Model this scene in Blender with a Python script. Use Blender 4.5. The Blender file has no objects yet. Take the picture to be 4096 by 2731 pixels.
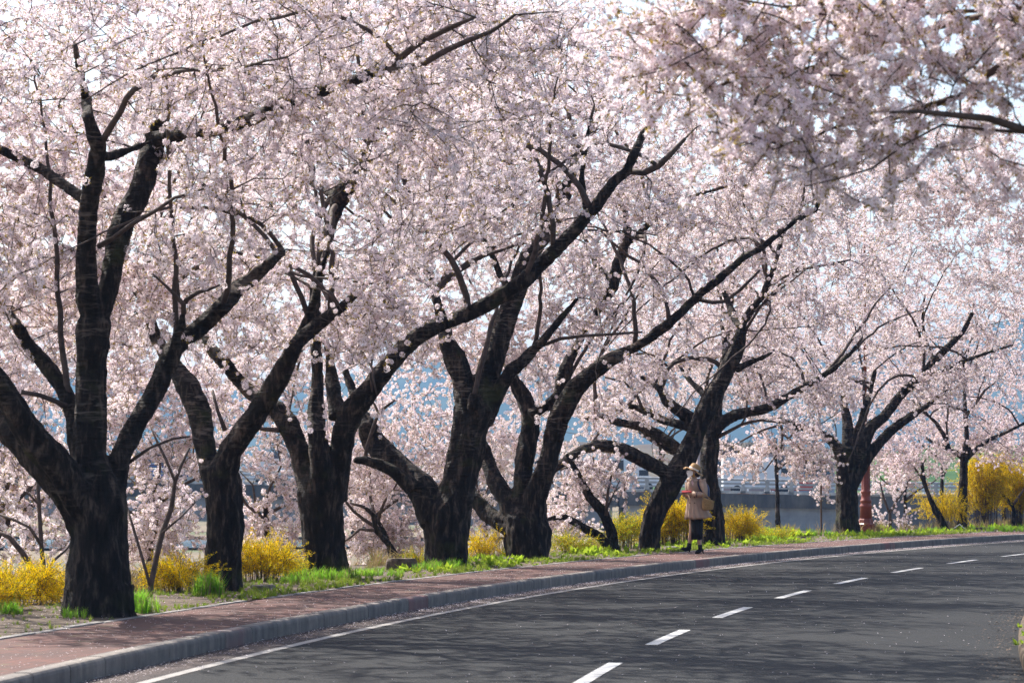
import bpy, math, random
import numpy as np
from mathutils import Vector, Matrix, Euler, noise

sc = bpy.context.scene
R_ = random.Random(7)
rad = math.radians

# ------------------------------------------------------------------ camera, sky, sun, exposure
F, KH, H = 11378.0, 0.155, 1.555          # focal length in photo pixels, kerb height, eye height (m)
TH = math.atan(554.5 / F)
cam_d = bpy.data.cameras.new('camera')
cam = bpy.data.objects.new('camera', cam_d)
sc.collection.objects.link(cam)
cam.location = (0, 0, H)
cam.rotation_euler = (math.pi / 2 + TH, 0, 0)
cam_d.sensor_width = 36
cam_d.lens = F / 4096 * 36
cam_d.clip_start = 0.5
cam_d.clip_end = 6000
cam_d.dof.use_dof = True
cam_d.dof.focus_distance = 52
cam_d.dof.aperture_fstop = 5.6
sc.camera = cam

SUN_AZ = (-0.70, 0.71)                    # where the sun stands, seen from above
SUN_EL = rad(46)
world = bpy.data.worlds.new("World")
sc.world = world
world.use_nodes = True
wn = world.node_tree
bg = wn.nodes['Background']
sky = wn.nodes.new('ShaderNodeTexSky')
sky.sky_type = 'NISHITA'
sky.sun_disc = False
sky.sun_elevation = SUN_EL
sky.sun_rotation = math.atan2(SUN_AZ[0], SUN_AZ[1]) % (2 * math.pi)
sky.air_density = 1.0
sky.dust_density = 3.0
sky.ozone_density = 1.0
wn.links.new(sky.outputs[0], bg.inputs[0])
bg.inputs[1].default_value = 0.12
sun_d = bpy.data.lights.new('sun', 'SUN')
sun_d.energy = 5.0
sun_d.angle = rad(0.5)
sun_d.color = (1.0, 0.95, 0.87)
sun = bpy.data.objects.new('sun', sun_d)
sc.collection.objects.link(sun)
tosun = Vector((SUN_AZ[0] * math.cos(SUN_EL), SUN_AZ[1] * math.cos(SUN_EL), math.sin(SUN_EL)))
sun.rotation_euler = tosun.to_track_quat('Z', 'Y').to_euler()
sun.location = (-40, 60, 60)
sc.view_settings.view_transform = 'Standard'
sc.view_settings.look = 'None'
sc.view_settings.gamma = 1
sc.view_settings.use_curve_mapping = False
sc.view_settings.exposure = 1.08
cy = sc.cycles
cy.max_bounces = 12
cy.diffuse_bounces = 9
cy.transmission_bounces = 9
cy.transparent_max_bounces = 8
cy.volume_bounces = 0
cy.sample_clamp_indirect = 6
cy.use_denoising = True
cy.denoising_input_passes = 'RGB_ALBEDO_NORMAL'
cy.denoising_prefilter = 'NONE'

# ------------------------------------------------------------------ photo pixel -> world
def ray(x, y):
    c, s = math.cos(TH), math.sin(TH)
    b, a = F, -(y - 1365.5)
    return Vector((x - 2048, c * b - s * a, s * b + c * a))

def P(x, y, Y):
    r = ray(x, y)
    v = r * (Y / r.y)
    return Vector((v.x, Y, v.z + H))

def G(x, y, z=KH):
    r = ray(x, y)
    v = r * ((z - H) / r.z)
    return Vector((v.x, v.y, z))

def proj(p):
    c, s = math.cos(TH), math.sin(TH)
    z = p[2] - H
    d = c * p[1] + s * z
    u = -s * p[1] + c * z
    return 2048 + F * p[0] / d, 1365.5 - F * u / d

def ppm(Y):
    return F / Y

CX, CR = 156.3, 161.14                    # the road bends round this centre
def K(s, o, z=0.0):
    a = s / CR
    return Vector((CX - (CR + o) * math.cos(a), (CR + o) * math.sin(a), z))

def off(x, y):
    return math.hypot(x - CX, y) - CR

# ------------------------------------------------------------------ mesh helpers
COL = sc.collection
def mesh(name, v, f, uv=None, smooth=False):
    me = bpy.data.meshes.new(name)
    me.from_pydata([tuple(a) for a in v], [], f)
    if smooth:
        me.polygons.foreach_set('use_smooth', [True] * len(me.polygons))
    if uv is not None:
        l = me.uv_layers.new(name='UVMap')
        idx = np.empty(len(me.loops), dtype=np.int32)
        me.loops.foreach_get('vertex_index', idx)
        l.data.foreach_set('uv', np.asarray(uv, dtype=np.float32)[idx].ravel())
    me.update()
    return me

def link(name, data, mat=None, parent=None, kind=None, label=None, cat=None, group=None):
    o = bpy.data.objects.new(name, data)
    COL.objects.link(o)
    if mat is not None and data is not None and not data.materials:
        for m in (mat if isinstance(mat, (list, tuple)) else [mat]):
            data.materials.append(m)
    if parent is not None:
        o.parent = parent
    if kind: o['kind'] = kind
    if label: o['label'] = label
    if cat: o['category'] = cat
    if group: o['group'] = group
    return o

def thing(name, loc, label, cat, group=None, rz=0.0):
    o = link(name, None, label=label, cat=cat, group=group)
    o.location = loc
    o.rotation_euler = (0, 0, rz)
    o.empty_display_size = 0.2
    return o

class MB:
    """collects shapes in world or local coordinates"""
    def __init__(self):
        self.v, self.f, self.n = [], [], 0
    def add(self, v, f):
        self.v.extend(v)
        n = self.n
        self.f.extend([tuple(i + n for i in q) for q in f])
        self.n += len(v)
    def box(self, c, s, rz=0.0, taper=1.0):
        x, y, z = s[0] / 2, s[1] / 2, s[2] / 2
        cr, sr = math.cos(rz), math.sin(rz)
        vs = []
        for k in (-1, 1):
            t = taper if k > 0 else 1.0
            for a, b in ((-1, -1), (1, -1), (1, 1), (-1, 1)):
                X, Y_ = a * x * t, b * y * t
                vs.append((c[0] + X * cr - Y_ * sr, c[1] + X * sr + Y_ * cr, c[2] + k * z))
        self.add(vs, [(3, 2, 1, 0), (4, 5, 6, 7), (0, 1, 5, 4), (1, 2, 6, 5), (2, 3, 7, 6), (3, 0, 4, 7)])
    def tube(self, pts, rs, n=6, cap=True, wob=0.0, seed=0.0):
        pts = [Vector(p) for p in pts]
        if len(pts) < 2: return
        vs, fs = [], []
        t0 = (pts[1] - pts[0]).normalized()
        up = Vector((0, 0, 1)) if abs(t0.z) < 0.9 else Vector((1, 0, 0))
        u = t0.cross(up).normalized()
        m = len(pts)
        for i, p in enumerate(pts):
            t = (pts[min(i + 1, m - 1)] - pts[max(i - 1, 0)])
            if t.length < 1e-9: t = t0.copy()
            t.normalize()
            u = (u - t * u.dot(t))
            if u.length < 1e-6: u = t.orthogonal()
            u.normalize()
            w = t.cross(u)
            r = rs[i] if hasattr(rs, '__len__') else rs
            for k in range(n):
                a = 2 * math.pi * k / n
                q = r
                if wob:
                    q = r * (1 + wob * noise.noise(Vector((math.cos(a) * 1.3 + seed, math.sin(a) * 1.3, i * 0.45 + seed))))
                    if n > 20:
                        g = noise.noise(Vector((math.cos(a) * 4.5 + seed, math.sin(a) * 4.5, p.z * 1.1)))
                        q += 0.055 * (abs(g) - 0.2) + 0.02 * noise.noise(Vector((math.cos(a) * 9, math.sin(a) * 9 + seed, p.z * 5)))
                vs.append(p + (u * math.cos(a) + w * math.sin(a)) * q)
        for i in range(m - 1):
            for k in range(n):
                a, b = i * n + k, i * n + (k + 1) % n
                fs.append((a, b, b + n, a + n))
        if cap:
            fs.append(tuple(range(n - 1, -1, -1)))
            fs.append(tuple((m - 1) * n + k for k in range(n)))
        self.add(vs, fs)
    def lathe(self, c, prof, n=16, sq=False):
        vs, fs = [], []
        for z, r in prof:
            for k in range(n):
                a = 2 * math.pi * (k + 0.5) / n
                vs.append((c[0] + r * math.cos(a), c[1] + r * math.sin(a), c[2] + z))
        for i in range(len(prof) - 1):
            for k in range(n):
                a, b = i * n + k, i * n + (k + 1) % n
                fs.append((a, b, b + n, a + n))
        fs.append(tuple(range(n - 1, -1, -1)))
        fs.append(tuple((len(prof) - 1) * n + k for k in range(n)))
        self.add(vs, fs)
    def rings(self, rings, cap=True):
        n = len(rings[0]); vs = []; fs = []
        for r in rings: vs.extend(r)
        for i in range(len(rings) - 1):
            for k in range(n):
                a, b = i * n + k, i * n + (k + 1) % n
                fs.append((a, b, b + n, a + n))
        if cap:
            fs.append(tuple(range(n - 1, -1, -1)))
            fs.append(tuple((len(rings) - 1) * n + k for k in range(n)))
        self.add(vs, fs)
    def build(self, name, mat, parent=None, smooth=False, **kw):
        return link(name, mesh(name, self.v, self.f, smooth=smooth), mat, parent, **kw)

def ell(cx, cy, cz, rx, ry, n=20, fn=None):
    out = []
    for k in range(n):
        a = 2 * math.pi * k / n
        m = fn(a) if fn else 1.0
        out.append((cx + rx * m * math.cos(a), cy + ry * m * math.sin(a), cz))
    return out

# ------------------------------------------------------------------ materials
def newmat(name):
    m = bpy.data.materials.new(name)
    m.use_nodes = True
    nt = m.node_tree
    b = nt.nodes['Principled BSDF']
    return m, nt, b

def N(nt, t, **kw):
    n = nt.nodes.new(t)
    for k, v in kw.items():
        if k.startswith('i_'):
            n.inputs[int(k[2:]) if k[2:].isdigit() else k[2:]].default_value = v
        else:
            setattr(n, k, v)
    return n

def ramp(nt, stops, interp='LINEAR'):
    n = nt.nodes.new('ShaderNodeValToRGB')
    n.color_ramp.interpolation = interp
    e = n.color_ramp.elements
    while len(e) < len(stops): e.new(0.5)
    for i, (p, c) in enumerate(stops):
        e[i].position = p
        e[i].color = (*c, 1) if len(c) == 3 else c
    return n

def flat(name, col, rough=0.7, noise_amt=0.15, scale=8.0, bump=0.0, metallic=0.0, spec=0.4):
    m, nt, b = newmat(name)
    tc = N(nt, 'ShaderNodeTexCoord')
    nz = N(nt, 'ShaderNodeTexNoise')
    nz.inputs['Scale'].default_value = scale
    nz.inputs['Detail'].default_value = 5
    nt.links.new(tc.outputs['Object'], nz.inputs['Vector'])
    lo = tuple(max(0, c * (1 - noise_amt)) for c in col)
    hi = tuple(min(1, c * (1 + noise_amt)) for c in col)
    r = ramp(nt, [(0.3, lo), (0.7, hi)])
    nt.links.new(nz.outputs[0], r.inputs[0])
    nt.links.new(r.outputs[0], b.inputs['Base Color'])
    b.inputs['Roughness'].default_value = rough
    b.inputs['Metallic'].default_value = metallic
    b.inputs['Specular IOR Level'].default_value = spec
    if bump:
        bp = N(nt, 'ShaderNodeBump')
        bp.inputs['Strength'].default_value = bump
        bp.inputs['Distance'].default_value = 0.02
        nt.links.new(nz.outputs[0], bp.inputs['Height'])
        nt.links.new(bp.outputs[0], b.inputs['Normal'])
    return m

def mix(nt, a, b_, fac, typ='MIX'):
    n = N(nt, 'ShaderNodeMix', data_type='RGBA', blend_type=typ)
    for sock, val in ((0, fac), (6, a), (7, b_)):
        if isinstance(val, bpy.types.NodeSocket): nt.links.new(val, n.inputs[sock])
        else: n.inputs[sock].default_value = val if not isinstance(val, tuple) or len(val) == 4 else (*val, 1)
    return n.outputs[2]

def math_(nt, op, a, b_=None, c=None, clamp=False):
    n = N(nt, 'ShaderNodeMath', operation=op, use_clamp=clamp)
    for i, v in enumerate((a, b_, c)):
        if v is None: continue
        if isinstance(v, bpy.types.NodeSocket): nt.links.new(v, n.inputs[i])
        else: n.inputs[i].default_value = v
    return n.outputs[0]

def petal_mat(name, c1, c2, trans=0.5):
    """thin petals: part of the light passes through"""
    m, nt, b = newmat(name)
    oi = N(nt, 'ShaderNodeObjectInfo')
    geo = N(nt, 'ShaderNodeNewGeometry')
    r = ramp(nt, [(0.0, c1), (1.0, c2)])
    v = math_(nt, 'MULTIPLY', oi.outputs['Random'], 0.6)
    v2 = math_(nt, 'MULTIPLY', geo.outputs['Random Per Island'], 0.4)
    nt.links.new(math_(nt, 'ADD', v, v2), r.inputs[0])
    d = N(nt, 'ShaderNodeBsdfDiffuse')
    t = N(nt, 'ShaderNodeBsdfTranslucent')
    nt.links.new(r.outputs[0], d.inputs[0])
    nt.links.new(r.outputs[0], t.inputs[0])
    mx = N(nt, 'ShaderNodeMixShader')
    mx.inputs[0].default_value = trans
    nt.links.new(d.outputs[0], mx.inputs[1])
    nt.links.new(t.outputs[0], mx.inputs[2])
    nt.links.new(mx.outputs[0], nt.nodes['Material Output'].inputs['Surface'])
    return m

M = {}
M['petal'] = petal_mat('petal_white_pink', (0.952, 0.895, 0.925), (0.935, 0.815, 0.875), 0.54)
M['petal_pink'] = petal_mat('petal_pink', (0.945, 0.865, 0.90), (0.92, 0.785, 0.85), 0.58)
M['calyx'] = petal_mat('calyx', (0.26, 0.08, 0.06), (0.40, 0.20, 0.10), 0.3)
M['budleaf'] = petal_mat('bud_leaf', (0.30, 0.20, 0.05), (0.38, 0.30, 0.06), 0.4)
M['yellow'] = petal_mat('forsythia_petal', (0.90, 0.68, 0.01), (0.86, 0.56, 0.008), 0.5)
M['newleaf'] = petal_mat('young_leaf', (0.26, 0.40, 0.03), (0.36, 0.45, 0.04), 0.5)
M['grass'] = petal_mat('grass_blade', (0.12, 0.22, 0.02), (0.28, 0.34, 0.05), 0.55)
M['grass_bright'] = petal_mat('bright_grass_blade', (0.12, 0.34, 0.02), (0.28, 0.46, 0.05), 0.6)
M['drygrass'] = petal_mat('dry_grass', (0.30, 0.22, 0.10), (0.38, 0.30, 0.15), 0.3)
M['twig'] = flat('twig_bark', (0.055, 0.036, 0.03), 0.8, 0.3, 20)

def bark_mat():
    m, nt, b = newmat('cherry_bark')
    tc = N(nt, 'ShaderNodeTexCoord')
    mp = N(nt, 'ShaderNodeMapping')
    mp.inputs['Scale'].default_value = (4.5, 4.5, 30)
    nt.links.new(tc.outputs['Object'], mp.inputs[0])
    n1 = N(nt, 'ShaderNodeTexNoise'); n1.inputs['Scale'].default_value = 1.0; n1.inputs['Detail'].default_value = 6; n1.inputs['Distortion'].default_value = 0.8
    nt.links.new(mp.outputs[0], n1.inputs['Vector'])
    n2 = N(nt, 'ShaderNodeTexNoise'); n2.inputs['Scale'].default_value = 1.6; n2.inputs['Detail'].default_value = 3
    nt.links.new(tc.outputs['Object'], n2.inputs['Vector'])
    # horizontal lenticels, only where the bark is smooth (higher up)
    sep = N(nt, 'ShaderNodeSeparateXYZ'); nt.links.new(tc.outputs['Object'], sep.inputs[0])
    high = N(nt, 'ShaderNodeMapRange'); high.inputs[1].default_value = 0.7; high.inputs[2].default_value = 1.7
    nt.links.new(sep.outputs[2], high.inputs[0])
    band = ramp(nt, [(0.50, (0, 0, 0)), (0.66, (1, 1, 1))]); nt.links.new(n1.outputs[0], band.inputs[0])
    patch = ramp(nt, [(0.50, (0, 0, 0)), (0.66, (0.9, 0.9, 0.9))]); nt.links.new(n2.outputs[0], patch.inputs[0])
    f = math_(nt, 'MULTIPLY', math_(nt, 'MULTIPLY', band.outputs[0], patch.outputs[0]), high.outputs[0])
    # vertical furrows low on the trunk
    mp2 = N(nt, 'ShaderNodeMapping'); mp2.inputs['Scale'].default_value = (13, 13, 3.2)
    nt.links.new(tc.outputs['Object'], mp2.inputs[0])
    n3 = N(nt, 'ShaderNodeTexNoise'); n3.inputs['Scale'].default_value = 1.0; n3.inputs['Detail'].default_value = 8; n3.inputs['Roughness'].default_value = 0.65
    nt.links.new(mp2.outputs[0], n3.inputs['Vector'])
    base = ramp(nt, [(0.36, (0.007, 0.005, 0.004)), (0.52, (0.022, 0.016, 0.013)), (0.68, (0.12, 0.085, 0.065))])
    nt.links.new(n3.outputs[0], base.inputs[0])
    c1 = mix(nt, base.outputs[0], (0.22, 0.175, 0.145), f)
    # moss
    n4 = N(nt, 'ShaderNodeTexNoise'); n4.inputs['Scale'].default_value = 2.3; n4.inputs['Detail'].default_value = 7
    nt.links.new(tc.outputs['Object'], n4.inputs['Vector'])
    ms = ramp(nt, [(0.58, (0, 0, 0)), (0.72, (0.6, 0.6, 0.6))]); nt.links.new(n4.outputs[0], ms.inputs[0])
    c2 = mix(nt, c1, (0.055, 0.06, 0.018), ms.outputs[0])
    nt.links.new(c2, b.inputs['Base Color'])
    b.inputs['Roughness'].default_value = 0.85
    b.inputs['Specular IOR Level'].default_value = 0.25
    inv = math_(nt, 'SUBTRACT', 1.0, high.outputs[0])
    hgt = math_(nt, 'ADD', math_(nt, 'MULTIPLY', n3.outputs[0], math_(nt, 'ADD', math_(nt, 'MULTIPLY', inv, 1.0), 0.3)),
                math_(nt, 'MULTIPLY', n1.outputs[0], math_(nt, 'MULTIPLY', high.outputs[0], 0.6)))
    bp = N(nt, 'ShaderNodeBump'); bp.inputs['Strength'].default_value = 1.0; bp.inputs['Distance'].default_value = 0.12
    nt.links.new(hgt, bp.inputs['Height'])
    nt.links.new(bp.outputs[0], b.inputs['Normal'])
    return m
M['bark'] = bark_mat()
M['branch'] = flat('branch_bark', (0.075, 0.052, 0.043), 0.8, 0.45, 14, 0.4)

def asphalt_mat():
    m, nt, b = newmat('asphalt')
    uv = N(nt, 'ShaderNodeUVMap')
    sep = N(nt, 'ShaderNodeSeparateXYZ'); nt.links.new(uv.outputs[0], sep.inputs[0])
    tc = N(nt, 'ShaderNodeTexCoord')
    fine = N(nt, 'ShaderNodeTexNoise'); fine.inputs['Scale'].default_value = 60; fine.inputs['Detail'].default_value = 4
    nt.links.new(tc.outputs['Object'], fine.inputs['Vector'])
    vor = N(nt, 'ShaderNodeTexVoronoi'); vor.inputs['Scale'].default_value = 55
    nt.links.new(tc.outputs['Object'], vor.inputs['Vector'])
    big = N(nt, 'ShaderNodeTexNoise'); big.inputs['Scale'].default_value = 0.5; big.inputs['Detail'].default_value = 6
    nt.links.new(uv.outputs[0], big.inputs['Vector'])
    c = ramp(nt, [(0.3, (0.009, 0.010, 0.012)), (0.7, (0.024, 0.025, 0.026))]); nt.links.new(fine.outputs[0], c.inputs[0])
    cb = ramp(nt, [(0.3, (0.8, 0.8, 0.82)), (0.7, (1.15, 1.15, 1.12))]); nt.links.new(big.outputs[0], cb.inputs[0])
    c1 = mix(nt, c.outputs[0], cb.outputs[0], 1.0, 'MULTIPLY')
    # wheel tracks slightly polished, a dark ragged joint along the lane line
    wob = N(nt, 'ShaderNodeTexNoise'); wob.inputs['Scale'].default_value = 2.2; wob.inputs['Detail'].default_value = 6
    nt.links.new(uv.outputs[0], wob.inputs['Vector'])
    o = math_(nt, 'ADD', sep.outputs[1], math_(nt, 'MULTIPLY', math_(nt, 'SUBTRACT', wob.outputs[0], 0.5), 0.35))
    d = math_(nt, 'ABSOLUTE', math_(nt, 'ADD', o, 3.98))
    j = N(nt, 'ShaderNodeMapRange'); j.inputs[1].default_value = 0.02; j.inputs[2].default_value = 0.09; j.inputs[3].default_value = 0.75; j.inputs[4].default_value = 0.0
    nt.links.new(d, j.inputs[0])
    c2 = mix(nt, c1, (0.018, 0.018, 0.02), j.outputs[0])
    # grit swept against the kerb
    g = N(nt, 'ShaderNodeMapRange'); g.inputs[1].default_value = -0.62; g.inputs[2].default_value = -0.25; g.inputs[3].default_value = 0.0; g.inputs[4].default_value = 0.8
    nt.links.new(o, g.inputs[0])
    gn = ramp(nt, [(0.35, (0.04, 0.03, 0.027)), (0.65, (0.17, 0.13, 0.12))]); nt.links.new(fine.outputs[0], gn.inputs[0])
    c3 = mix(nt, c2, gn.outputs[0], g.outputs[0])
    nt.links.new(c3, b.inputs['Base Color'])
    b.inputs['Roughness'].default_value = 0.88
    b.inputs['Specular IOR Level'].default_value = 0.22
    bp = N(nt, 'ShaderNodeBump'); bp.inputs['Strength'].default_value = 0.8; bp.inputs['Distance'].default_value = 0.012
    nt.links.new(math_(nt, 'ADD', fine.outputs[0], vor.outputs[0]), bp.inputs['Height'])
    nt.links.new(bp.outputs[0], b.inputs['Normal'])
    return m
M['asphalt'] = asphalt_mat()

def paint_mat(name, col):
    m, nt, b = newmat(name)
    tc = N(nt, 'ShaderNodeTexCoord')
    nz = N(nt, 'ShaderNodeTexNoise'); nz.inputs['Scale'].default_value = 45; nz.inputs['Detail'].default_value = 6
    n2 = N(nt, 'ShaderNodeTexNoise'); n2.inputs['Scale'].default_value = 3; n2.inputs['Detail'].default_value = 6
    nt.links.new(tc.outputs['Object'], nz.inputs['Vector']); nt.links.new(tc.outputs['Object'], n2.inputs['Vector'])
    s = math_(nt, 'ADD', math_(nt, 'MULTIPLY', nz.outputs[0], 0.6), math_(nt, 'MULTIPLY', n2.outputs[0], 0.5))
    r = ramp(nt, [(0.40, tuple(c * 0.35 for c in col)), (0.50, tuple(c * 0.8 for c in col)), (0.62, col)])
    nt.links.new(s, r.inputs[0]); nt.links.new(r.outputs[0], b.inputs['Base Color'])
    b.inputs['Roughness'].default_value = 0.6
    return m
M['paint'] = paint_mat('white_road_paint', (0.50, 0.49, 0.47))
M['paint2'] = paint_mat('worn_edge_paint', (0.30, 0.28, 0.26))

def concrete(name, col, streak=0.0, scale=3.0, stain=(0.2, 0.05, 0.04), stain_amt=0.0):
    m, nt, b = newmat(name)
    tc = N(nt, 'ShaderNodeTexCoord'); oi = N(nt, 'ShaderNodeObjectInfo')
    n1 = N(nt, 'ShaderNodeTexNoise'); n1.inputs['Scale'].default_value = scale; n1.inputs['Detail'].default_value = 8; n1.inputs['Roughness'].default_value = 0.65
    add = N(nt, 'ShaderNodeVectorMath', operation='ADD')
    nt.links.new(tc.outputs['Object'], add.inputs[0]); 
    sc_ = N(nt, 'ShaderNodeVectorMath', operation='SCALE'); sc_.inputs[3].default_value = 0.37
    nt.links.new(oi.outputs['Location'], sc_.inputs[0]); nt.links.new(sc_.outputs[0], add.inputs[1])
    nt.links.new(add.outputs[0], n1.inputs['Vector'])
    lo = tuple(c * 0.62 for c in col); hi = tuple(min(1, c * 1.25) for c in col)
    r = ramp(nt, [(0.3, lo), (0.7, hi)]); nt.links.new(n1.outputs[0], r.inputs[0])
    c = r.outputs[0]
    v = ramp(nt, [(0, (0.82, 0.82, 0.84)), (1, (1.1, 1.08, 1.05))]); nt.links.new(oi.outputs['Random'], v.inputs[0])
    c = mix(nt, c, v.outputs[0], 1.0, 'MULTIPLY')
    if streak:
        mp = N(nt, 'ShaderNodeMapping'); mp.inputs['Scale'].default_value = (1.3, 1.3, 0.12)
        nt.links.new(add.outputs[0], mp.inputs[0])
        n2 = N(nt, 'ShaderNodeTexNoise'); n2.inputs['Scale'].default_value = scale; n2.inputs['Detail'].default_value = 7; n2.inputs['Roughness'].default_value = 0.7
        nt.links.new(mp.outputs[0], n2.inputs['Vector'])
        st = ramp(nt, [(0.38, (0, 0, 0)), (0.66, (streak,) * 3)]); nt.links.new(n2.outputs[0], st.inputs[0])
        c = mix(nt, c, (0.03, 0.03, 0.033), st.outputs[0])
    if stain_amt:
        n3 = N(nt, 'ShaderNodeTexNoise'); n3.inputs['Scale'].default_value = 1.7; n3.inputs['Detail'].default_value = 5
        nt.links.new(add.outputs[0], n3.inputs['Vector'])
        s3 = ramp(nt, [(0.4, (0, 0, 0)), (0.6, (stain_amt,) * 3)]); nt.links.new(n3.outputs[0], s3.inputs[0])
        c = mix(nt, c, stain, s3.outputs[0])
    nt.links.new(c, b.inputs['Base Color'])
    b.inputs['Roughness'].default_value = 0.8
    n4 = N(nt, 'ShaderNodeTexNoise'); n4.inputs['Scale'].default_value = 40; n4.inputs['Detail'].default_value = 4
    nt.links.new(tc.outputs['Object'], n4.inputs['Vector'])
    bp = N(nt, 'ShaderNodeBump'); bp.inputs['Strength'].default_value = 0.4; bp.inputs['Distance'].default_value = 0.01
    nt.links.new(n4.outputs[0], bp.inputs['Height']); nt.links.new(bp.outputs[0], b.inputs['Normal'])
    return m
M['kerb'] = concrete('kerb_granite', (0.225, 0.195, 0.17), 0.6, 5)
M['kerb_red'] = concrete('kerb_faded_red', (0.225, 0.185, 0.165), 0.6, 5, (0.20, 0.08, 0.075), 0.75)
M['edging'] = concrete('edging_concrete', (0.24, 0.225, 0.21), 0.1, 9)
M['parapet'] = concrete('stained_concrete', (0.11, 0.10, 0.09), 0.85, 1.3)
M['girder'] = concrete('pale_concrete', (0.34, 0.34, 0.345), 0.25, 0.6)
M['rail'] = concrete('rail_concrete', (0.46, 0.46, 0.455), 0.2, 1.5)
M['wall'] = concrete('rough_render', (0.15, 0.15, 0.155), 0.4, 0.5)

def brick_mat():
    m, nt, b = newmat('red_pavers')
    uv = N(nt, 'ShaderNodeUVMap')
    br = N(nt, 'ShaderNodeTexBrick'); br.inputs['Scale'].default_value = 1.0
    br.inputs['Brick Width'].default_value = 0.21; br.inputs['Row Height'].default_value = 0.105; br.inputs['Mortar Size'].default_value = 0.006
    br.inputs['Color1'].default_value = (0.095, 0.026, 0.015, 1); br.inputs['Color2'].default_value = (0.060, 0.017, 0.011, 1); br.inputs['Mortar'].default_value = (0.03, 0.018, 0.014, 1)
    nt.links.new(uv.outputs[0], br.inputs['Vector'])
    nz = N(nt, 'ShaderNodeTexNoise'); nz.inputs['Scale'].default_value = 1.2; nz.inputs['Detail'].default_value = 8
    nt.links.new(uv.outputs[0], nz.inputs['Vector'])
    r = ramp(nt, [(0.3, (0.7, 0.7, 0.7)), (0.7, (1.25, 1.2, 1.2))]); nt.links.new(nz.outputs[0], r.inputs[0])
    c = mix(nt, br.outputs[0], r.outputs[0], 1.0, 'MULTIPLY')
    n2 = N(nt, 'ShaderNodeTexNoise'); n2.inputs['Scale'].default_value = 3.0; n2.inputs['Detail'].default_value = 8
    nt.links.new(uv.outputs[0], n2.inputs['Vector'])
    ms = ramp(nt, [(0.60, (0, 0, 0)), (0.70, (0.5, 0.5, 0.5))]); nt.links.new(n2.outputs[0], ms.inputs[0])
    c = mix(nt, c, (0.10, 0.10, 0.03), ms.outputs[0])
    nt.links.new(c, b.inputs['Base Color']); b.inputs['Roughness'].default_value = 0.85
    bp = N(nt, 'ShaderNodeBump'); bp.inputs['Strength'].default_value = 0.8; bp.inputs['Distance'].default_value = 0.006
    nt.links.new(br.outputs[1], bp.inputs['Height']); bp.invert = True
    nt.links.new(bp.outputs[0], b.inputs['Normal'])
    return m
M['pavers'] = brick_mat()

def ground_mat():
    m, nt, b = newmat('river_flat_soil')
    tc = N(nt, 'ShaderNodeTexCoord')
    n1 = N(nt, 'ShaderNodeTexNoise'); n1.inputs['Scale'].default_value = 0.09; n1.inputs['Detail'].default_value = 9; n1.inputs['Roughness'].default_value = 0.6
    n2 = N(nt, 'ShaderNodeTexNoise'); n2.inputs['Scale'].default_value = 5; n2.inputs['Detail'].default_value = 8
    nt.links.new(tc.outputs['Object'], n1.inputs['Vector']); nt.links.new(tc.outputs['Object'], n2.inputs['Vector'])
    a = ramp(nt, [(0.38, (0.06, 0.08, 0.02)), (0.48, (0.13, 0.10, 0.055)), (0.65, (0.19, 0.14, 0.085))]); nt.links.new(n1.outputs[0], a.inputs[0])
    c = ramp(nt, [(0.3, (0.55, 0.55, 0.55)), (0.7, (1.3, 1.3, 1.3))]); nt.links.new(n2.outputs[0], c.inputs[0])
    nt.links.new(mix(nt, a.outputs[0], c.outputs[0], 1.0, 'MULTIPLY'), b.inputs['Base Color'])
    b.inputs['Roughness'].default_value = 0.95
    bp = N(nt, 'ShaderNodeBump'); bp.inputs['Strength'].default_value = 0.7; bp.inputs['Distance'].default_value = 0.08
    nt.links.new(n2.outputs[0], bp.inputs['Height']); nt.links.new(bp.outputs[0], b.inputs['Normal'])
    return m
M['ground'] = ground_mat()
M['soil'] = flat('verge_soil', (0.08, 0.055, 0.035), 0.95, 0.5, 9, 0.8)

def water_mat():
    m, nt, b = newmat('river_water')
    tc = N(nt, 'ShaderNodeTexCoord')
    n1 = N(nt, 'ShaderNodeTexNoise'); n1.inputs['Scale'].default_value = 1.2; n1.inputs['Detail'].default_value = 4
    nt.links.new(tc.outputs['Object'], n1.inputs['Vector'])
    b.inputs['Base Color'].default_value = (0.10, 0.16, 0.20, 1)
    b.inputs['Roughness'].default_value = 0.12
    bp = N(nt, 'ShaderNodeBump'); bp.inputs['Strength'].default_value = 0.3; bp.inputs['Distance'].default_value = 0.05
    nt.links.new(n1.outputs[0], bp.inputs['Height']); nt.links.new(bp.outputs[0], b.inputs['Normal'])
    return m
M['water'] = water_mat()

# ------------------------------------------------------------------ ground, road, sidewalk, kerb
def strip(name, s0, s1, ds, offs, zs, mat, kind='structure', parent=None, **kw):
    """sheet between two offsets along the bend; UV in metres"""
    n = max(2, int((s1 - s0) / ds) + 1)
    v, uv, f = [], [], []
    w = len(offs)
    for i in range(n):
        s = s0 + (s1 - s0) * i / (n - 1)
        for o, z in zip(offs, zs):
            v.append(K(s, o, z)); uv.append((s, o))
    for i in range(n - 1):
        for k in range(w - 1):
            a = i * w + k
            f.append((a, a + w, a + w + 1, a + 1))
    return link(name, mesh(name, v, f, uv), mat, parent, kind=kind, **kw)

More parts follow.
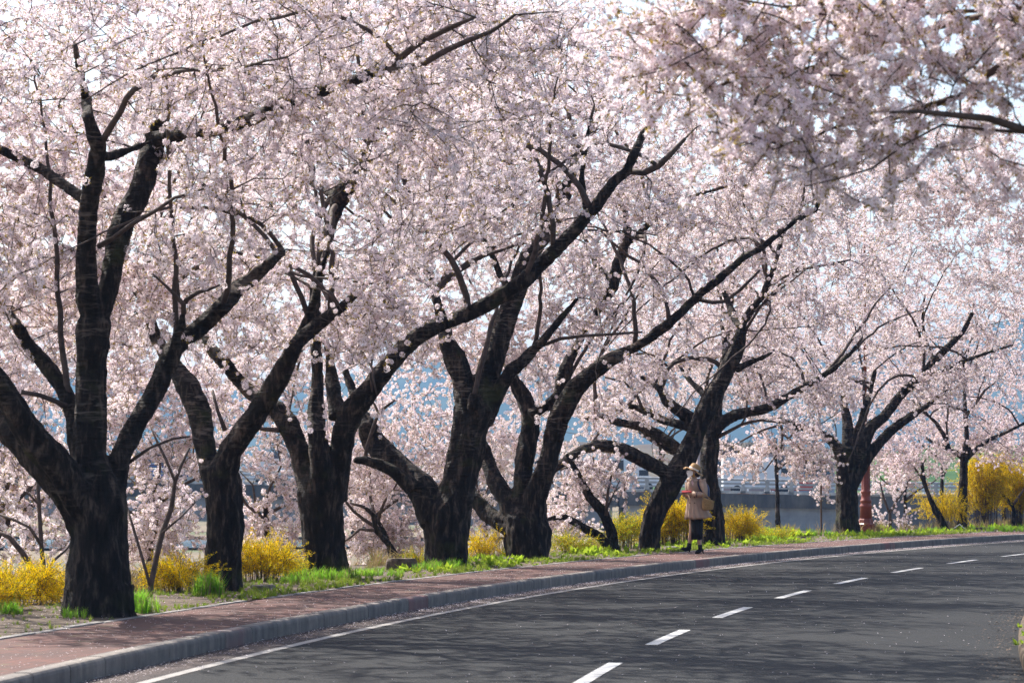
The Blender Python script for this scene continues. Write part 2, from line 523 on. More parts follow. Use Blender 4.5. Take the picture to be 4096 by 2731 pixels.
WALK = 1.62     # kerb front to the verge
def ground_z(x, y):
    o = off(x, y)
    if o < 2.0:
        return -0.2 if o > -9.0 else 0.05
    if o < 4.6:
        return KH - 0.03 + 0.02 * noise.noise(Vector((x, y, 0)))
    t = min(1, (o - 4.6) / 7.0)
    t = t * t * (3 - 2 * t)
    far = min(1, max(0, (y - 120) / 80)) if x > 0 else 0
    z = KH * (1 - t) + (-3.0) * t
    z += (0.25 * noise.noise(Vector((x * 0.12, y * 0.12, 3))) if t > 0.3 else 0)
    if x > 4 and y > 150: z += 0.65 * min(1, (y - 150) / 30) * min(1, (x - 4) / 8)
    if y > 260: z += min(1.6, (y - 260) * 0.02)
    return z

def lines(a, b, fine0, fine1, step, far):
    out = []
    x = a
    while x < b:
        out.append(x)
        x += step if fine0 <= x <= fine1 else far
    out.append(b)
    return out
xs = lines(-2500, 2500, -40, 60, 0.9, 60)
ys = lines(-80, 3200, 8, 130, 0.9, 0)if False else (lines(-80, 8, 0, 0, 1, 8)[:-1] + lines(8, 130, 8, 130, 0.9, 1)[:-1] + lines(130, 400, 0, 0, 1, 6)[:-1] + lines(400, 3200, 0, 0, 1, 80))
vv = [(x, y, ground_z(x, y)) for y in ys for x in xs]
W = len(xs)
ff = [(j * W + i, j * W + i + 1, (j + 1) * W + i + 1, (j + 1) * W + i) for j in range(len(ys) - 1) for i in range(W - 1)]
ground = link('ground', mesh('ground', vv, ff, smooth=True), M['ground'], kind='structure')

road = strip('road', -12, 190, 1.0, [0.0, -1.5, -3.6, -5.5, -7.24], [0, 0.012, 0.025, 0.012, 0.0], M['asphalt'])
strip('sidewalk', -12, 190, 1.0, [0.15, WALK], [KH - 0.008, KH - 0.002], M['pavers'])
strip('verge_soil', -12, 190, 0.6, [WALK + 0.1, 2.4, 3.4, 4.7], [KH - 0.005, KH + 0.01, KH + 0.015, KH - 0.01], M['soil'])
def road_z(o):
    pts = [(0, 0), (-1.5, .012), (-3.6, .025), (-5.5, .012), (-7.24, 0)]
    for (a, za), (b, zb) in zip(pts, pts[1:]):
        if b <= o <= a: return za + (zb - za) * (a - o) / (a - b)
    return 0
def marking(name, s0, s1, o, w, mat, parent):
    n = max(2, int((s1 - s0) / 0.6) + 1)
    v, f = [], []
    for i in range(n):
        s = s0 + (s1 - s0) * i / (n - 1)
        for oo in (o + w / 2, o, o - w / 2):
            v.append(K(s, oo, road_z(oo) + 0.004))
    for i in range(n - 1):
        for k in (0, 1):
            a = i * 3 + k
            f.append((a, a + 3, a + 4, a + 1))
    return link(name, mesh(name, v, f), mat, parent)
marking('edge_line', -10, 180, -0.52, 0.11, M['paint2'], road)
for i in range(-4, 24):
    s1 = 24.68 + 5.47 * i
    marking('lane_dash', s1 - 2.75, s1, -3.87, 0.12, M['paint'], road)

# kerb: one stone at a time, butted with a narrow joint
def kerb_stone(L, front=1, h=KH, w=0.15):
    v, f = [], []
    prof = [(0.0, -0.06), (0.0, h - 0.045), (0.006, h - 0.022), (0.02, h - 0.006), (0.045, h), (w, h), (w, -0.06)]
    for k in (0, 1):
        for (o, z) in prof:
            v.append((k * L, o * front, z))
    n = len(prof)
    for i in range(n - 1):
        f.append((i, i + 1, i + 1 + n, i + n) if front > 0 else (i, i + n, i + 1 + n, i + 1))
    f.append(tuple(range(n - 1, -1, -1)) if front > 0 else tuple(range(n)))
    f.append(tuple(range(n, 2 * n)) if front > 0 else tuple(range(2 * n - 1, n - 1, -1)))
    me = mesh('kerbstone', v, f)
    return me
SL = 0.95
stone_a = kerb_stone(SL - 0.013); stone_a.materials.append(M['kerb'])
stone_b = kerb_stone(SL - 0.013); stone_b.materials.append(M['kerb_red'])
stone_r = kerb_stone(SL - 0.007, -1, 0.12, 0.16); stone_r.materials.append(M['soil'])  # dirty kerb; the dark soil colour also stands in for shade on its face
kerb = strip('kerb', -12, 190, 1.0, [0.012, 0.14], [KH - 0.02, KH - 0.02], M['kerb'])
reds = {int((s - 0) / SL) for s in (27.1, 34.3, 51.3, 52.2, 66.0, 78.0)}
for i in range(14, 165):
    s = i * SL
    a = K(s, 0); b_ = K(s + SL, 0)
    o = link('kerbstone', stone_b if i in reds else stone_a, parent=kerb)
    o.location = (a.x, a.y, R_.uniform(-0.003, 0.003))
    o.rotation_euler = (0, 0, math.atan2(b_.y - a.y, b_.x - a.x) + R_.uniform(-0.003, 0.003))
    if i in reds: o['label'] = 'kerbstone with faded red paint'
right_kerb = strip('right_kerb', 8, 60, 1.0, [-7.26, -7.38], [0.10, 0.10], M['kerb'])
for i in range(14, 50):
    s = i * SL
    a = K(s, -7.24); b_ = K(s + SL, -7.24)
    o = link('kerbstone', stone_r, parent=right_kerb)
    o.location = (a.x, a.y, -0.003)
    o.rotation_euler = (0, 0, math.atan2(b_.y - a.y, b_.x - a.x))
strip('right_pavement', -12, 190, 1.0, [-7.40, -9.6], [0.115, 0.12], M['soil'])
# concrete edging of the sidewalk, in lengths
edge_bed = strip('sidewalk_edging', -12, 190, 1.0, [WALK, WALK + 0.1], [KH - 0.015, KH - 0.015], M['edging'])
v, f = [], []
mb = MB(); mb.box((0.49, 0.05, 0), (0.97, 0.09, 0.06)); edging_me = mesh('edging_block', mb.v, mb.f); edging_me.materials.append(M['edging'])
for i in range(14, 110):
    s = float(i)
    if noise.noise(Vector((s * 0.23, 5, 0))) < -0.22: continue
    a = K(s, WALK); b_ = K(s + 1, WALK)
    o = link('edging_block', edging_me, parent=edge_bed)
    o.location = (a.x, a.y, KH - 0.022 + R_.uniform(-0.006, 0.006))
    o.rotation_euler = (R_.uniform(-0.02, 0.02), 0, math.atan2(b_.y - a.y, b_.x - a.x))

# river
rv = [(-140, 186), (-60, 184), (-20, 187), (-9, 191), (-7, 200), (-12, 210), (-40, 214), (-140, 216)]
link('river_water', mesh('river_water', [(x, y, -2.86) for x, y in rv], [tuple(range(len(rv)))]), M['water'], kind='structure')

# ------------------------------------------------------------------ hills, mountain
def ridge(name, Y, x0, x1, top, base_z, mat, n=160, rough=0.12, depth=500, seed=0):
    """terrain range: a front slope, a crest and a back slope with real depth"""
    rows = 14
    v, f = [], []
    for j in range(rows):
        t = j / (rows - 1)
        prof = math.sin(min(1, t * 1.25) * math.pi / 2) if t < 0.8 else 1 - (t - 0.8) * 2.5
        for i in range(n):
            x = x0 + (x1 - x0) * i / (n - 1)
            h = top(x)
            m_ = 1 + rough * 2 * noise.fractal(Vector((x / depth * 1.6 + seed, t * 1.5, seed)), 1.0, 2.0, 5)
            v.append((x, Y + depth * t, base_z + max(0, h * prof * m_)))
    for j in range(rows - 1):
        for i in range(n - 1):
            a = j * n + i
            f.append((a, a + 1, a + n + 1, a + n))
    return link(name, mesh(name, v, f, smooth=True), mat, kind='structure')
def forest_mat(name, c1, c2, sc_):
    m, nt, b = newmat(name)
    tc = N(nt, 'ShaderNodeTexCoord')
    n1 = N(nt, 'ShaderNodeTexNoise'); n1.inputs['Scale'].default_value = sc_; n1.inputs['Detail'].default_value = 9; n1.inputs['Roughness'].default_value = 0.65
    nt.links.new(tc.outputs['Object'], n1.inputs['Vector'])
    r = ramp(nt, [(0.35, c1), (0.65, c2)]); nt.links.new(n1.outputs[0], r.inputs[0])
    nt.links.new(r.outputs[0], b.inputs['Base Color']); b.inputs['Roughness'].default_value = 1.0
    b.inputs['Specular IOR Level'].default_value = 0.0
    return m
M['mount'] = forest_mat('mountain_forest', (0.03, 0.05, 0.03), (0.07, 0.09, 0.05), 0.02)
M['hill'] = forest_mat('near_hill_woods', (0.10, 0.075, 0.045), (0.15, 0.12, 0.06), 0.05)
M['greenhill'] = forest_mat('green_hill', (0.035, 0.07, 0.02), (0.09, 0.14, 0.04), 0.06)
ridge('mountain', 2000, -1500, 1700, lambda x: 118 + 26 * math.sin(x / 260.0) + 14 * math.sin(x / 97.0 + 1), -3, M['mount'], 200, 0.16, 700, 3.1)
ridge('hill', 900, -400, 500, lambda x: 13 + 4 * math.sin(x / 60.0), -2, M['hill'], 140, 0.3, 160, 8.2)
ridge('green_hill', 560, 20, 240, lambda x: 4 + 8 * max(0, min(1, (x - 60) / 40.0)), -2, M['greenhill'], 90, 0.4, 90, 1.7)


# ------------------------------------------------------------------ the air
hz = bpy.data.materials.new('haze_air'); hz.use_nodes = True
hz.node_tree.nodes.remove(hz.node_tree.nodes['Principled BSDF'])
pv = hz.node_tree.nodes.new('ShaderNodeVolumePrincipled')
pv.inputs['Color'].default_value = (0.25, 0.50, 0.98, 1)
pv.inputs['Density'].default_value = 0.00017
pv.inputs['Anisotropy'].default_value = 0.2
hz.node_tree.links.new(pv.outputs[0], hz.node_tree.nodes['Material Output'].inputs['Volume'])
hb = MB(); hb.box((100, 1560, 88), (5300, 3400, 184)); hb.build('haze', hz, kind='stuff')
# ------------------------------------------------------------------ prototypes instanced by geometry nodes (small flowers, blades)
NPR = np.random.RandomState(11)
def proto_collection(name, meshes):
    c = bpy.data.collections.new(name)            # not linked to the scene: only its instances show
    for i, me in enumerate(meshes):
        c.objects.link(bpy.data.objects.new('%s_%02d' % (name, i), me))
    return c

def rnd_dir(r):
    z = r.uniform(-1, 1); a = r.uniform(0, 2 * math.pi); q = math.sqrt(1 - z * z)
    return Vector((q * math.cos(a), q * math.sin(a), z))

class SP:
    """faces with a material slot each"""
    def __init__(self): self.v, self.f, self.m = [], [], []
    def add(self, v, f, m):
        n = len(self.v); self.v.extend(v); self.f.extend([tuple(i + n for i in q) for q in f]); self.m.extend([m] * len(f))
    def mesh(self, name, mats):
        me = mesh(name, self.v, self.f)
        for m in mats: me.materials.append(m)
        me.polygons.foreach_set('material_index', self.m)
        return me

def flower(sp, c, d, R, r, npet=5, cup=0.25, wide=0.62, centre=True):
    d = d.normalized(); u = d.orthogonal().normalized(); w = d.cross(u)
    a0 = r.uniform(0, 6.28)
    for k in range(npet):
        a = a0 + 2 * math.pi * k / npet
        q = u * math.cos(a) + w * math.sin(a)
        t = w * math.cos(a) - u * math.sin(a)
        cp = cup + r.uniform(-0.12, 0.18)
        base = c + q * R * 0.08
        mid = c + q * R * 0.62 + d * R * cp * 0.55
        tip = c + q * R + d * R * cp
        sp.add([base, mid - t * R * wide * 0.5, tip, mid + t * R * wide * 0.5], [(0, 1, 2, 3)], 0)
    if centre:
        e = c + d * R * 0.16; s = R * 0.26
        sp.add([e + u * s, e + w * s, e - u * s, e - w * s], [(0, 1, 2, 3)], 1)

def twig(sp, a, b_, ra, rb, m=2):
    t = (b_ - a).normalized(); u = t.orthogonal().normalized(); w = t.cross(u)
    vs = []
    for p, q in ((a, ra), (b_, rb)):
        for k in range(3):
            an = 2.094 * k
            vs.append(p + (u * math.cos(an) + w * math.sin(an)) * q)
    sp.add(vs, [(0, 1, 4, 3), (1, 2, 5, 4), (2, 0, 3, 5)], m)

def blossom_spray(seed, L=0.50, ncl=6, nf=(15, 19), spread=0.035):
    r = random.Random(seed); sp = SP()
    pts = [Vector((0, 0, 0))]
    d = Vector((0, 0, 1))
    for i in range(4):
        d = (d + rnd_dir(r) * 0.28).normalized()
        pts.append(pts[-1] + d * L / 4)
    for i in range(4): twig(sp, pts[i], pts[i + 1], 0.0062 - i * 0.0009, 0.0053 - i * 0.0009)
    for k in range(ncl):
        t = (k + r.random() * 0.6 + 0.25) / ncl * 4
        i = min(3, int(t)); p = pts[i].lerp(pts[i + 1], t - i)
        side = rnd_dir(r); side.z *= 0.4
        c = p + side.normalized() * r.uniform(0.02, spread) 
        if k == ncl - 1: c = pts[4]
        twig(sp, p, c, 0.0032, 0.0024)
        n = r.randint(*nf)
        rc = r.uniform(0.018, 0.038); n = int(n * (0.45 + rc * 15)); sq = Vector((r.uniform(.7, 1.25), r.uniform(.7, 1.25), r.uniform(.7, 1.3)))
        ph = r.uniform(0, 6.28)
        for j in range(n):
            zz = 1 - 2 * (j + .5) / n; qq = math.sqrt(1 - zz * zz); aa = ph + 2.39996 * j
            e = (Vector((qq * math.cos(aa), qq * math.sin(aa), zz)) + rnd_dir(r) * .18).normalized()
            e = Vector((e.x * sq.x, e.y * sq.y, e.z * sq.z))
            flower(sp, c + e * rc, e + rnd_dir(r) * 0.4, r.uniform(0.0175, 0.0215), r)
        if r.random() < 0.85:                        # brownish leaf buds
            for q in range(6):
                e = rnd_dir(r); b0 = c + e * rc * 0.9
                t_ = e.orthogonal().normalized() * 0.007
                sp.add([b0 - t_, b0 + e * 0.014, b0 + t_, b0 + e * 0.044], [(0, 1, 2, 3)] if False else [(0, 3, 2)], 3)
    return sp

def mk_sprays(name, mats, n, seed, **kw):
    return proto_collection(name, [blossom_spray(seed + i, **kw).mesh('%s_mesh' % name, mats) for i in range(n)])
PROTO = {
    'white': mk_sprays('blossom_spray', [M['petal'], M['calyx'], M['twig'], M['budleaf']], 9, 100),
    'pink': mk_sprays('pink_blossom_spray', [M['petal_pink'], M['calyx'], M['twig'], M['budleaf']], 6, 300),
}

def scatter_group(name, coll, mat=None):
    g = bpy.data.node_groups.new(name, 'GeometryNodeTree')
    g.interface.new_socket('Geometry', in_out='INPUT', socket_type='NodeSocketGeometry')
    g.interface.new_socket('Geometry', in_out='OUTPUT', socket_type='NodeSocketGeometry')
    gi = g.nodes.new('NodeGroupInput'); go = g.nodes.new('NodeGroupOutput')
    ci = g.nodes.new('GeometryNodeCollectionInfo'); ci.inputs[0].default_value = coll
    ci.inputs['Separate Children'].default_value = True
    ci.inputs['Reset Children'].default_value = True
    iop = g.nodes.new('GeometryNodeInstanceOnPoints'); iop.inputs['Pick Instance'].default_value = True
    def attr(nm, t):
        a = g.nodes.new('GeometryNodeInputNamedAttribute'); a.data_type = t; a.inputs[0].default_value = nm
        return a.outputs[0]
    e2r = g.nodes.new('FunctionNodeEulerToRotation')
    g.links.new(attr('rot', 'FLOAT_VECTOR'), e2r.inputs[0])
    g.links.new(gi.outputs[0], iop.inputs['Points'])
    g.links.new(ci.outputs[0], iop.inputs['Instance'])
    g.links.new(attr('pick', 'INT'), iop.inputs['Instance Index'])
    g.links.new(e2r.outputs[0], iop.inputs['Rotation'])
    g.links.new(attr('scl', 'FLOAT'), iop.inputs['Scale'])
    g.links.new(iop.outputs[0], go.inputs[0])
    return g
GROUPS = {}
def scatter(name, coll, pts, rots, scls, parent=None, npick=8, kind='stuff', **kw):
    me = bpy.data.meshes.new(name)
    n = len(pts)
    me.vertices.add(n)
    me.vertices.foreach_set('co', np.asarray(pts, dtype=np.float32).ravel())
    a = me.attributes.new('rot', 'FLOAT_VECTOR', 'POINT'); a.data.foreach_set('vector', np.asarray(rots, dtype=np.float32).ravel())
    a = me.attributes.new('scl', 'FLOAT', 'POINT'); a.data.foreach_set('value', np.asarray(scls, dtype=np.float32))
    a = me.attributes.new('pick', 'INT', 'POINT'); a.data.foreach_set('value', NPR.randint(0, npick, n).astype(np.int32))
    o = link(name, me, parent=parent, kind=kind, **kw)
    if coll.name not in GROUPS: GROUPS[coll.name] = scatter_group(coll.name + '_nodes', coll)
    md = o.modifiers.new('scatter', 'NODES'); md.node_group = GROUPS[coll.name]
    return o

def euler_to(d, spin):
    """rotation that turns local Z to d"""
    q = d.to_track_quat('Z', 'Y')
    from mathutils import Quaternion
    q = q @ Quaternion((0, 0, 1), spin)
    return q.to_euler()

# ------------------------------------------------------------------ cherry trees
VISIBLE = []      # limbs the photograph shows bare: (pixel polyline, radius, Y)
def limb_world(T, pts):
    """traced limb -> world points and radii; 4th value is depth offset (m)"""
    out = []
    n = len(pts)
    d0 = pts[0][3] if len(pts[0]) > 3 else 0
    d1 = pts[-1][3] if len(pts[-1]) > 3 else d0
    for i, p in enumerate(pts):
        d = p[3] if len(p) > 3 else d0 + (d1 - d0) * i / max(1, n - 1)
        Y = T['Y'] + d
        out.append((P(p[0], p[1], Y), p[2] / ppm(Y) * (0.95 if i and p[2] > 14 else 1.0)))
    return out

def smooth_path(wp, step):
    """Catmull-Rom through the traced points"""
    if len(wp) < 2: return wp
    pts = [w[0] for w in wp]; rs = [w[1] for w in wp]
    res = []
    for i in range(len(pts) - 1):
        p0 = pts[max(0, i - 1)]; p1 = pts[i]; p2 = pts[i + 1]; p3 = pts[min(len(pts) - 1, i + 2)]
        k = max(1, int((p2 - p1).length / step))
        for j in range(k):
            t = j / k
            q = 0.5 * ((2 * p1) + (p2 - p0) * t + (2 * p0 - 5 * p1 + 4 * p2 - p3) * t * t + (3 * p1 - p0 - 3 * p2 + p3) * t ** 3)
            res.append((q, rs[i] + (rs[i + 1] - rs[i]) * t))
    res.append((pts[-1], rs[-1]))
    return res

def hidden_limb_check(p):
    """share of blossom kept in front of the bare limbs"""
    x, y = proj(p)
    if not (-200 < x < 4300 and -200 < y < 2400): return 1
    Yp = p[1]
    for (xs_, ys_, rs_, Yl) in VISIBLE:
        if Yp > Yl + 0.2: continue
        dx = xs_ - x; dy = ys_ - y
        q = (dx * dx + dy * dy) < (rs_ + (34 if Yp > 25 else 12) * np.minimum(1.0, rs_ / 15) * 40 / Yp) ** 2
        if q.any():
            return 2 if rs_[q].max() > 38 else 0
    return 1

def register_bare(T, pts, ymin=-1e9, thr=19):
    xs_, ys_, rs_ = [], [], []
    for i in range(len(pts) - 1):
        a, b_ = pts[i], pts[i + 1]
        k = max(1, int(math.hypot(a[0] - b_[0], a[1] - b_[1]) / 25))
        for j in range(k):
            t = j / k
            y = a[1] + (b_[1] - a[1]) * t
            if y < ymin or a[2] < thr: continue
            xs_.append(a[0] + (b_[0] - a[0]) * t); ys_.append(y); rs_.append(a[2] + (b_[2] - a[2]) * t)
    if xs_:
        VISIBLE.append((np.array(xs_), np.array(ys_), np.array(rs_), T['Y']))

ALLTREES = []
def make_tree(T):
    r = random.Random(T.get('seed', 1))
    base = T['base']
    root = thing(T.get('name', 'cherry_tree'), base, T['label'], 'tree', T.get('group'))
    inv = Matrix.Translation(-Vector(base))
    thick, thin = MB(), MB()
    nodes, nrad, ndir = [], [], []
    for li, L in enumerate(T['limbs']):
        wp = smooth_path(limb_world(T, L), 0.22)
        pts = [w[0] - Vector(base) for w in wp]; rs = [w[1] for w in wp]
        mx = max(rs)
        # slight irregular swelling
        rs = [q * (1 + 0.07 * noise.noise(Vector((i * 0.6, li * 3.1, T['Y'])))) for i, q in enumerate(rs)]
        tgt = thick if mx > 0.055 else thin
        cut = len(pts)
        if tgt is thick:
            for i, q in enumerate(rs):
                if q < 0.036:
                    cut = i + 1; break
            thick.tube(pts[:max(cut, 2)], rs[:max(cut, 2)], (44 if mx > 0.17 else 24) if mx > 0.1 else 12, wob=0.22 if mx > 0.2 else 0.12, seed=li * 7.7 + T['Y'])
            if cut < len(pts): thin.tube(pts[cut - 1:], rs[cut - 1:], 6)
        else:
            thin.tube(pts, rs, 6)
        for i in range(len(pts)):
            f = i / max(1, len(pts) - 1)
            if rs[i] < 0.10 or (f > 0.45 and rs[i] < 0.14):
                nodes.append(pts[i] + Vector(base)); nrad.append(rs[i])
                a = pts[min(i + 1, len(pts) - 1)] - pts[max(0, i - 1)]
                ndir.append(a.normalized() if a.length > 0 else Vector((0, 0, 1)))
    # attractors in the crown volume
    att = []
    for (bx, by, dY, rx, ry, rz, n) in T['crown']:
        c = P(bx, by, T['Y'] + dY)
        k = 0; guard = 0
        while k < n and guard < n * 12:
            guard += 1
            e = rnd_dir(r) * (r.random() ** (1 / 2.6))
            p = c + Vector((e.x * rx, e.y * ry, e.z * rz))
            if noise.noise(p * 0.6 + Vector((T['Y'], 0, 0))) + 0.6 * noise.noise(p * 1.7) < T.get('gap', -0.12): continue
            if p.z < T.get('zmin', 0.9): continue
            att.append(p); k += 1
    if not nodes:
        nodes.append(Vector(base) + Vector((0, 0, 1.5))); nrad.append(0.05); ndir.append(Vector((0, 0, 1)))
    cap = len(nodes) + len(att) * 14 + 1200
    A = np.zeros((cap, 3)); n0 = len(nodes)
    A[:n0] = [tuple(q) for q in nodes]
    AR = np.zeros(cap); AR[:n0] = nrad
    D = list(ndir)
    cnt = n0
    att_np = np.array([tuple(p) for p in att])
    big = [i for i in range(n0) if nrad[i] > 0.035]
    for k2 in range(T.get('second', 0)):
        if not big: break
        for _try in range(12):
            tp = Vector(att_np[r.randrange(len(att))])
            if tp.y < T['Y'] + 0.8: break
        dd = ((A[big] - np.array(tp)) ** 2).sum(1) if False else np.array([(nodes[i] - tp).length for i in big])
        cand = np.argsort(np.abs(dd - 2.6 - r.random() * 1.2))[:5]
        j = big[int(cand[r.randrange(len(cand))])]
        q = nodes[j]; L = (tp - q).length
        if L < 1.0: continue
        r0 = min(nrad[j] * .6, 0.012 + (0.007 if T['Y'] < 34 else 0.010) * L)
        c1 = q + (ndir[j] * .5 + (tp - q).normalized() * .7 + Vector((0, 0, .25))).normalized() * L * .4
        c2 = tp - ((tp - q).normalized() + Vector((0, 0, r.uniform(-.5, .1)))).normalized() * L * .35
        m = int(L / .2) + 2; pl = []; rl = []
        for i in range(m + 1):
            t = i / m; u_ = 1 - t
            z = q * u_ ** 3 + c1 * 3 * u_ * u_ * t + c2 * 3 * u_ * t * t + tp * t ** 3
            if i: z = z + rnd_dir(r) * .022 + Vector((0, 0, .03 * math.sin(t * 9 + k2)))
            pl.append(z); rl.append(r0 * (1 - .72 * t))
        thin.tube([z - Vector(base) for z in pl], rl, 7, cap=True)
        for i in range(1, m + 1):
            if cnt >= cap: break
            A[cnt] = tuple(pl[i]); AR[cnt] = rl[i]; D.append((pl[i] - pl[i - 1]).normalized()); cnt += 1
        pj = [proj(z) for z in pl]
        VISIBLE.append((np.array([a[0] for a in pj]), np.array([a[1] for a in pj]), np.array([q_ * ppm(T['Y']) for q_ in rl]), min(z.y for z in pl) + .1))
    d2 = np.full(len(att), 1e9)
    for k in range(len(att)):
        d2[k] = ((A[:cnt] - att_np[k]) ** 2).sum(1).min()
    order = np.argsort(d2)
    sp_p, sp_r, sp_s = [], [], []
    hide = T.get('bare', True)
    dens = T.get('dens', 1)
    lod = T['Y']
    step = 0.2 if lod < 70 else 0.26
    for k in order:
        p = att_np[k]
        dd = ((A[:cnt] - p) ** 2).sum(1)
        # prefer thicker parents a little: keeps twigs from chaining endlessly
        j = int(np.argmin(dd * (1.0 + 0.5 * (AR[:cnt] < 0.006))))
        q = Vector(A[j]); pv = Vector(p)
        L = (pv - q).length
        if L < 0.12: continue
        dirp = D[j]
        m = max(2, int(L / step))
        side = (pv - q).normalized()
        d0 = (dirp * 0.75 + side * 0.8 + rnd_dir(r) * 0.25).normalized()
        c1 = q + d0 * L * 0.4
        c2 = pv - (side + Vector((0, 0, r.uniform(-0.15, 0.3)))).normalized() * L * 0.3
        r0 = min(AR[j] * 0.65, 0.006 + 0.010 * L); r0 = max(r0, 0.006)
        pts, rs = [q], [r0]
        for i in range(1, m + 1):
            t = i / m; u_ = 1 - t
            z = q * u_ ** 3 + c1 * 3 * u_ * u_ * t + c2 * 3 * u_ * t * t + pv * t ** 3
            z = z + rnd_dir(r) * 0.018
            pts.append(z); rs.append(r0 + (0.004 - r0) * t)
        for i in range(1, m + 1):
            if cnt >= cap: break
            A[cnt] = tuple(pts[i]); AR[cnt] = rs[i]
            D.append((pts[i] - pts[i - 1]).normalized()); cnt += 1
        ok = (not hide) or hidden_limb_check(pts[-1]) == 1
        if not ok and r.random() < 0.96:
            if r0 < 0.012 or r.random() < 0.7: continue
            thin.tube([z - Vector(base) for z in pts], rs, 4, cap=False)
            continue
        thin.tube([z - Vector(base) for z in pts], rs, 4 if r0 > 0.008 else 3, cap=False)
        for i in range(1, m + 1):
            if rs[i] > 0.022: continue
            for w in range(dens if i < m else dens + 1):
                if r.random() < T.get('thin', .34): continue
                z = pts[i].lerp(pts[i - 1], r.random() * 0.8)
                hc_ = hidden_limb_check(z) if hide else 1
                if hc_ == 2 or (hc_ == 0 and r.random() < T.get('clear', 0.93)): continue
                dr = (D[-1] if False else (pts[i] - pts[i - 1]).normalized())
                dv = (dr * 0.6 + rnd_dir(r) * 0.95 + Vector((0, 0, 0.05))).normalized()
                sp_p.append(tuple(z - Vector(base))); sp_r.append(tuple(euler_to(dv, r.uniform(0, 6.28)))); sp_s.append(r.uniform(0.75, 1.15) * T.get('sscale', 1.0))
    if thick.v:
        t = thick.build('trunk', M['bark'], root, smooth=True)
        md = t.modifiers.new('weld', 'REMESH'); md.mode = 'VOXEL'; md.voxel_size = T.get('vox', 0.03); md.use_smooth_shade = True
        sm = t.modifiers.new('soft', 'SMOOTH'); sm.factor = 0.5; sm.iterations = 3
        tx = bpy.data.textures.new('bark_lumps', 'CLOUDS'); tx.noise_scale = 0.16; tx.noise_depth = 3
        dp = t.modifiers.new('lumps', 'DISPLACE'); dp.texture = tx; dp.strength = 0.045; dp.mid_level = 0.5; dp.texture_coords = 'LOCAL'
    b_ = thin.build('branches', M['branch'], root, smooth=True)
    b_['kind'] = 'stuff'
    if sp_p:
        scatter('blossom', PROTO[T.get('proto', 'white')], sp_p, sp_r, sp_s, root)
    ALLTREES.append((T['label'][:30], len(att), len(sp_p), len(thin.f)))
    return root

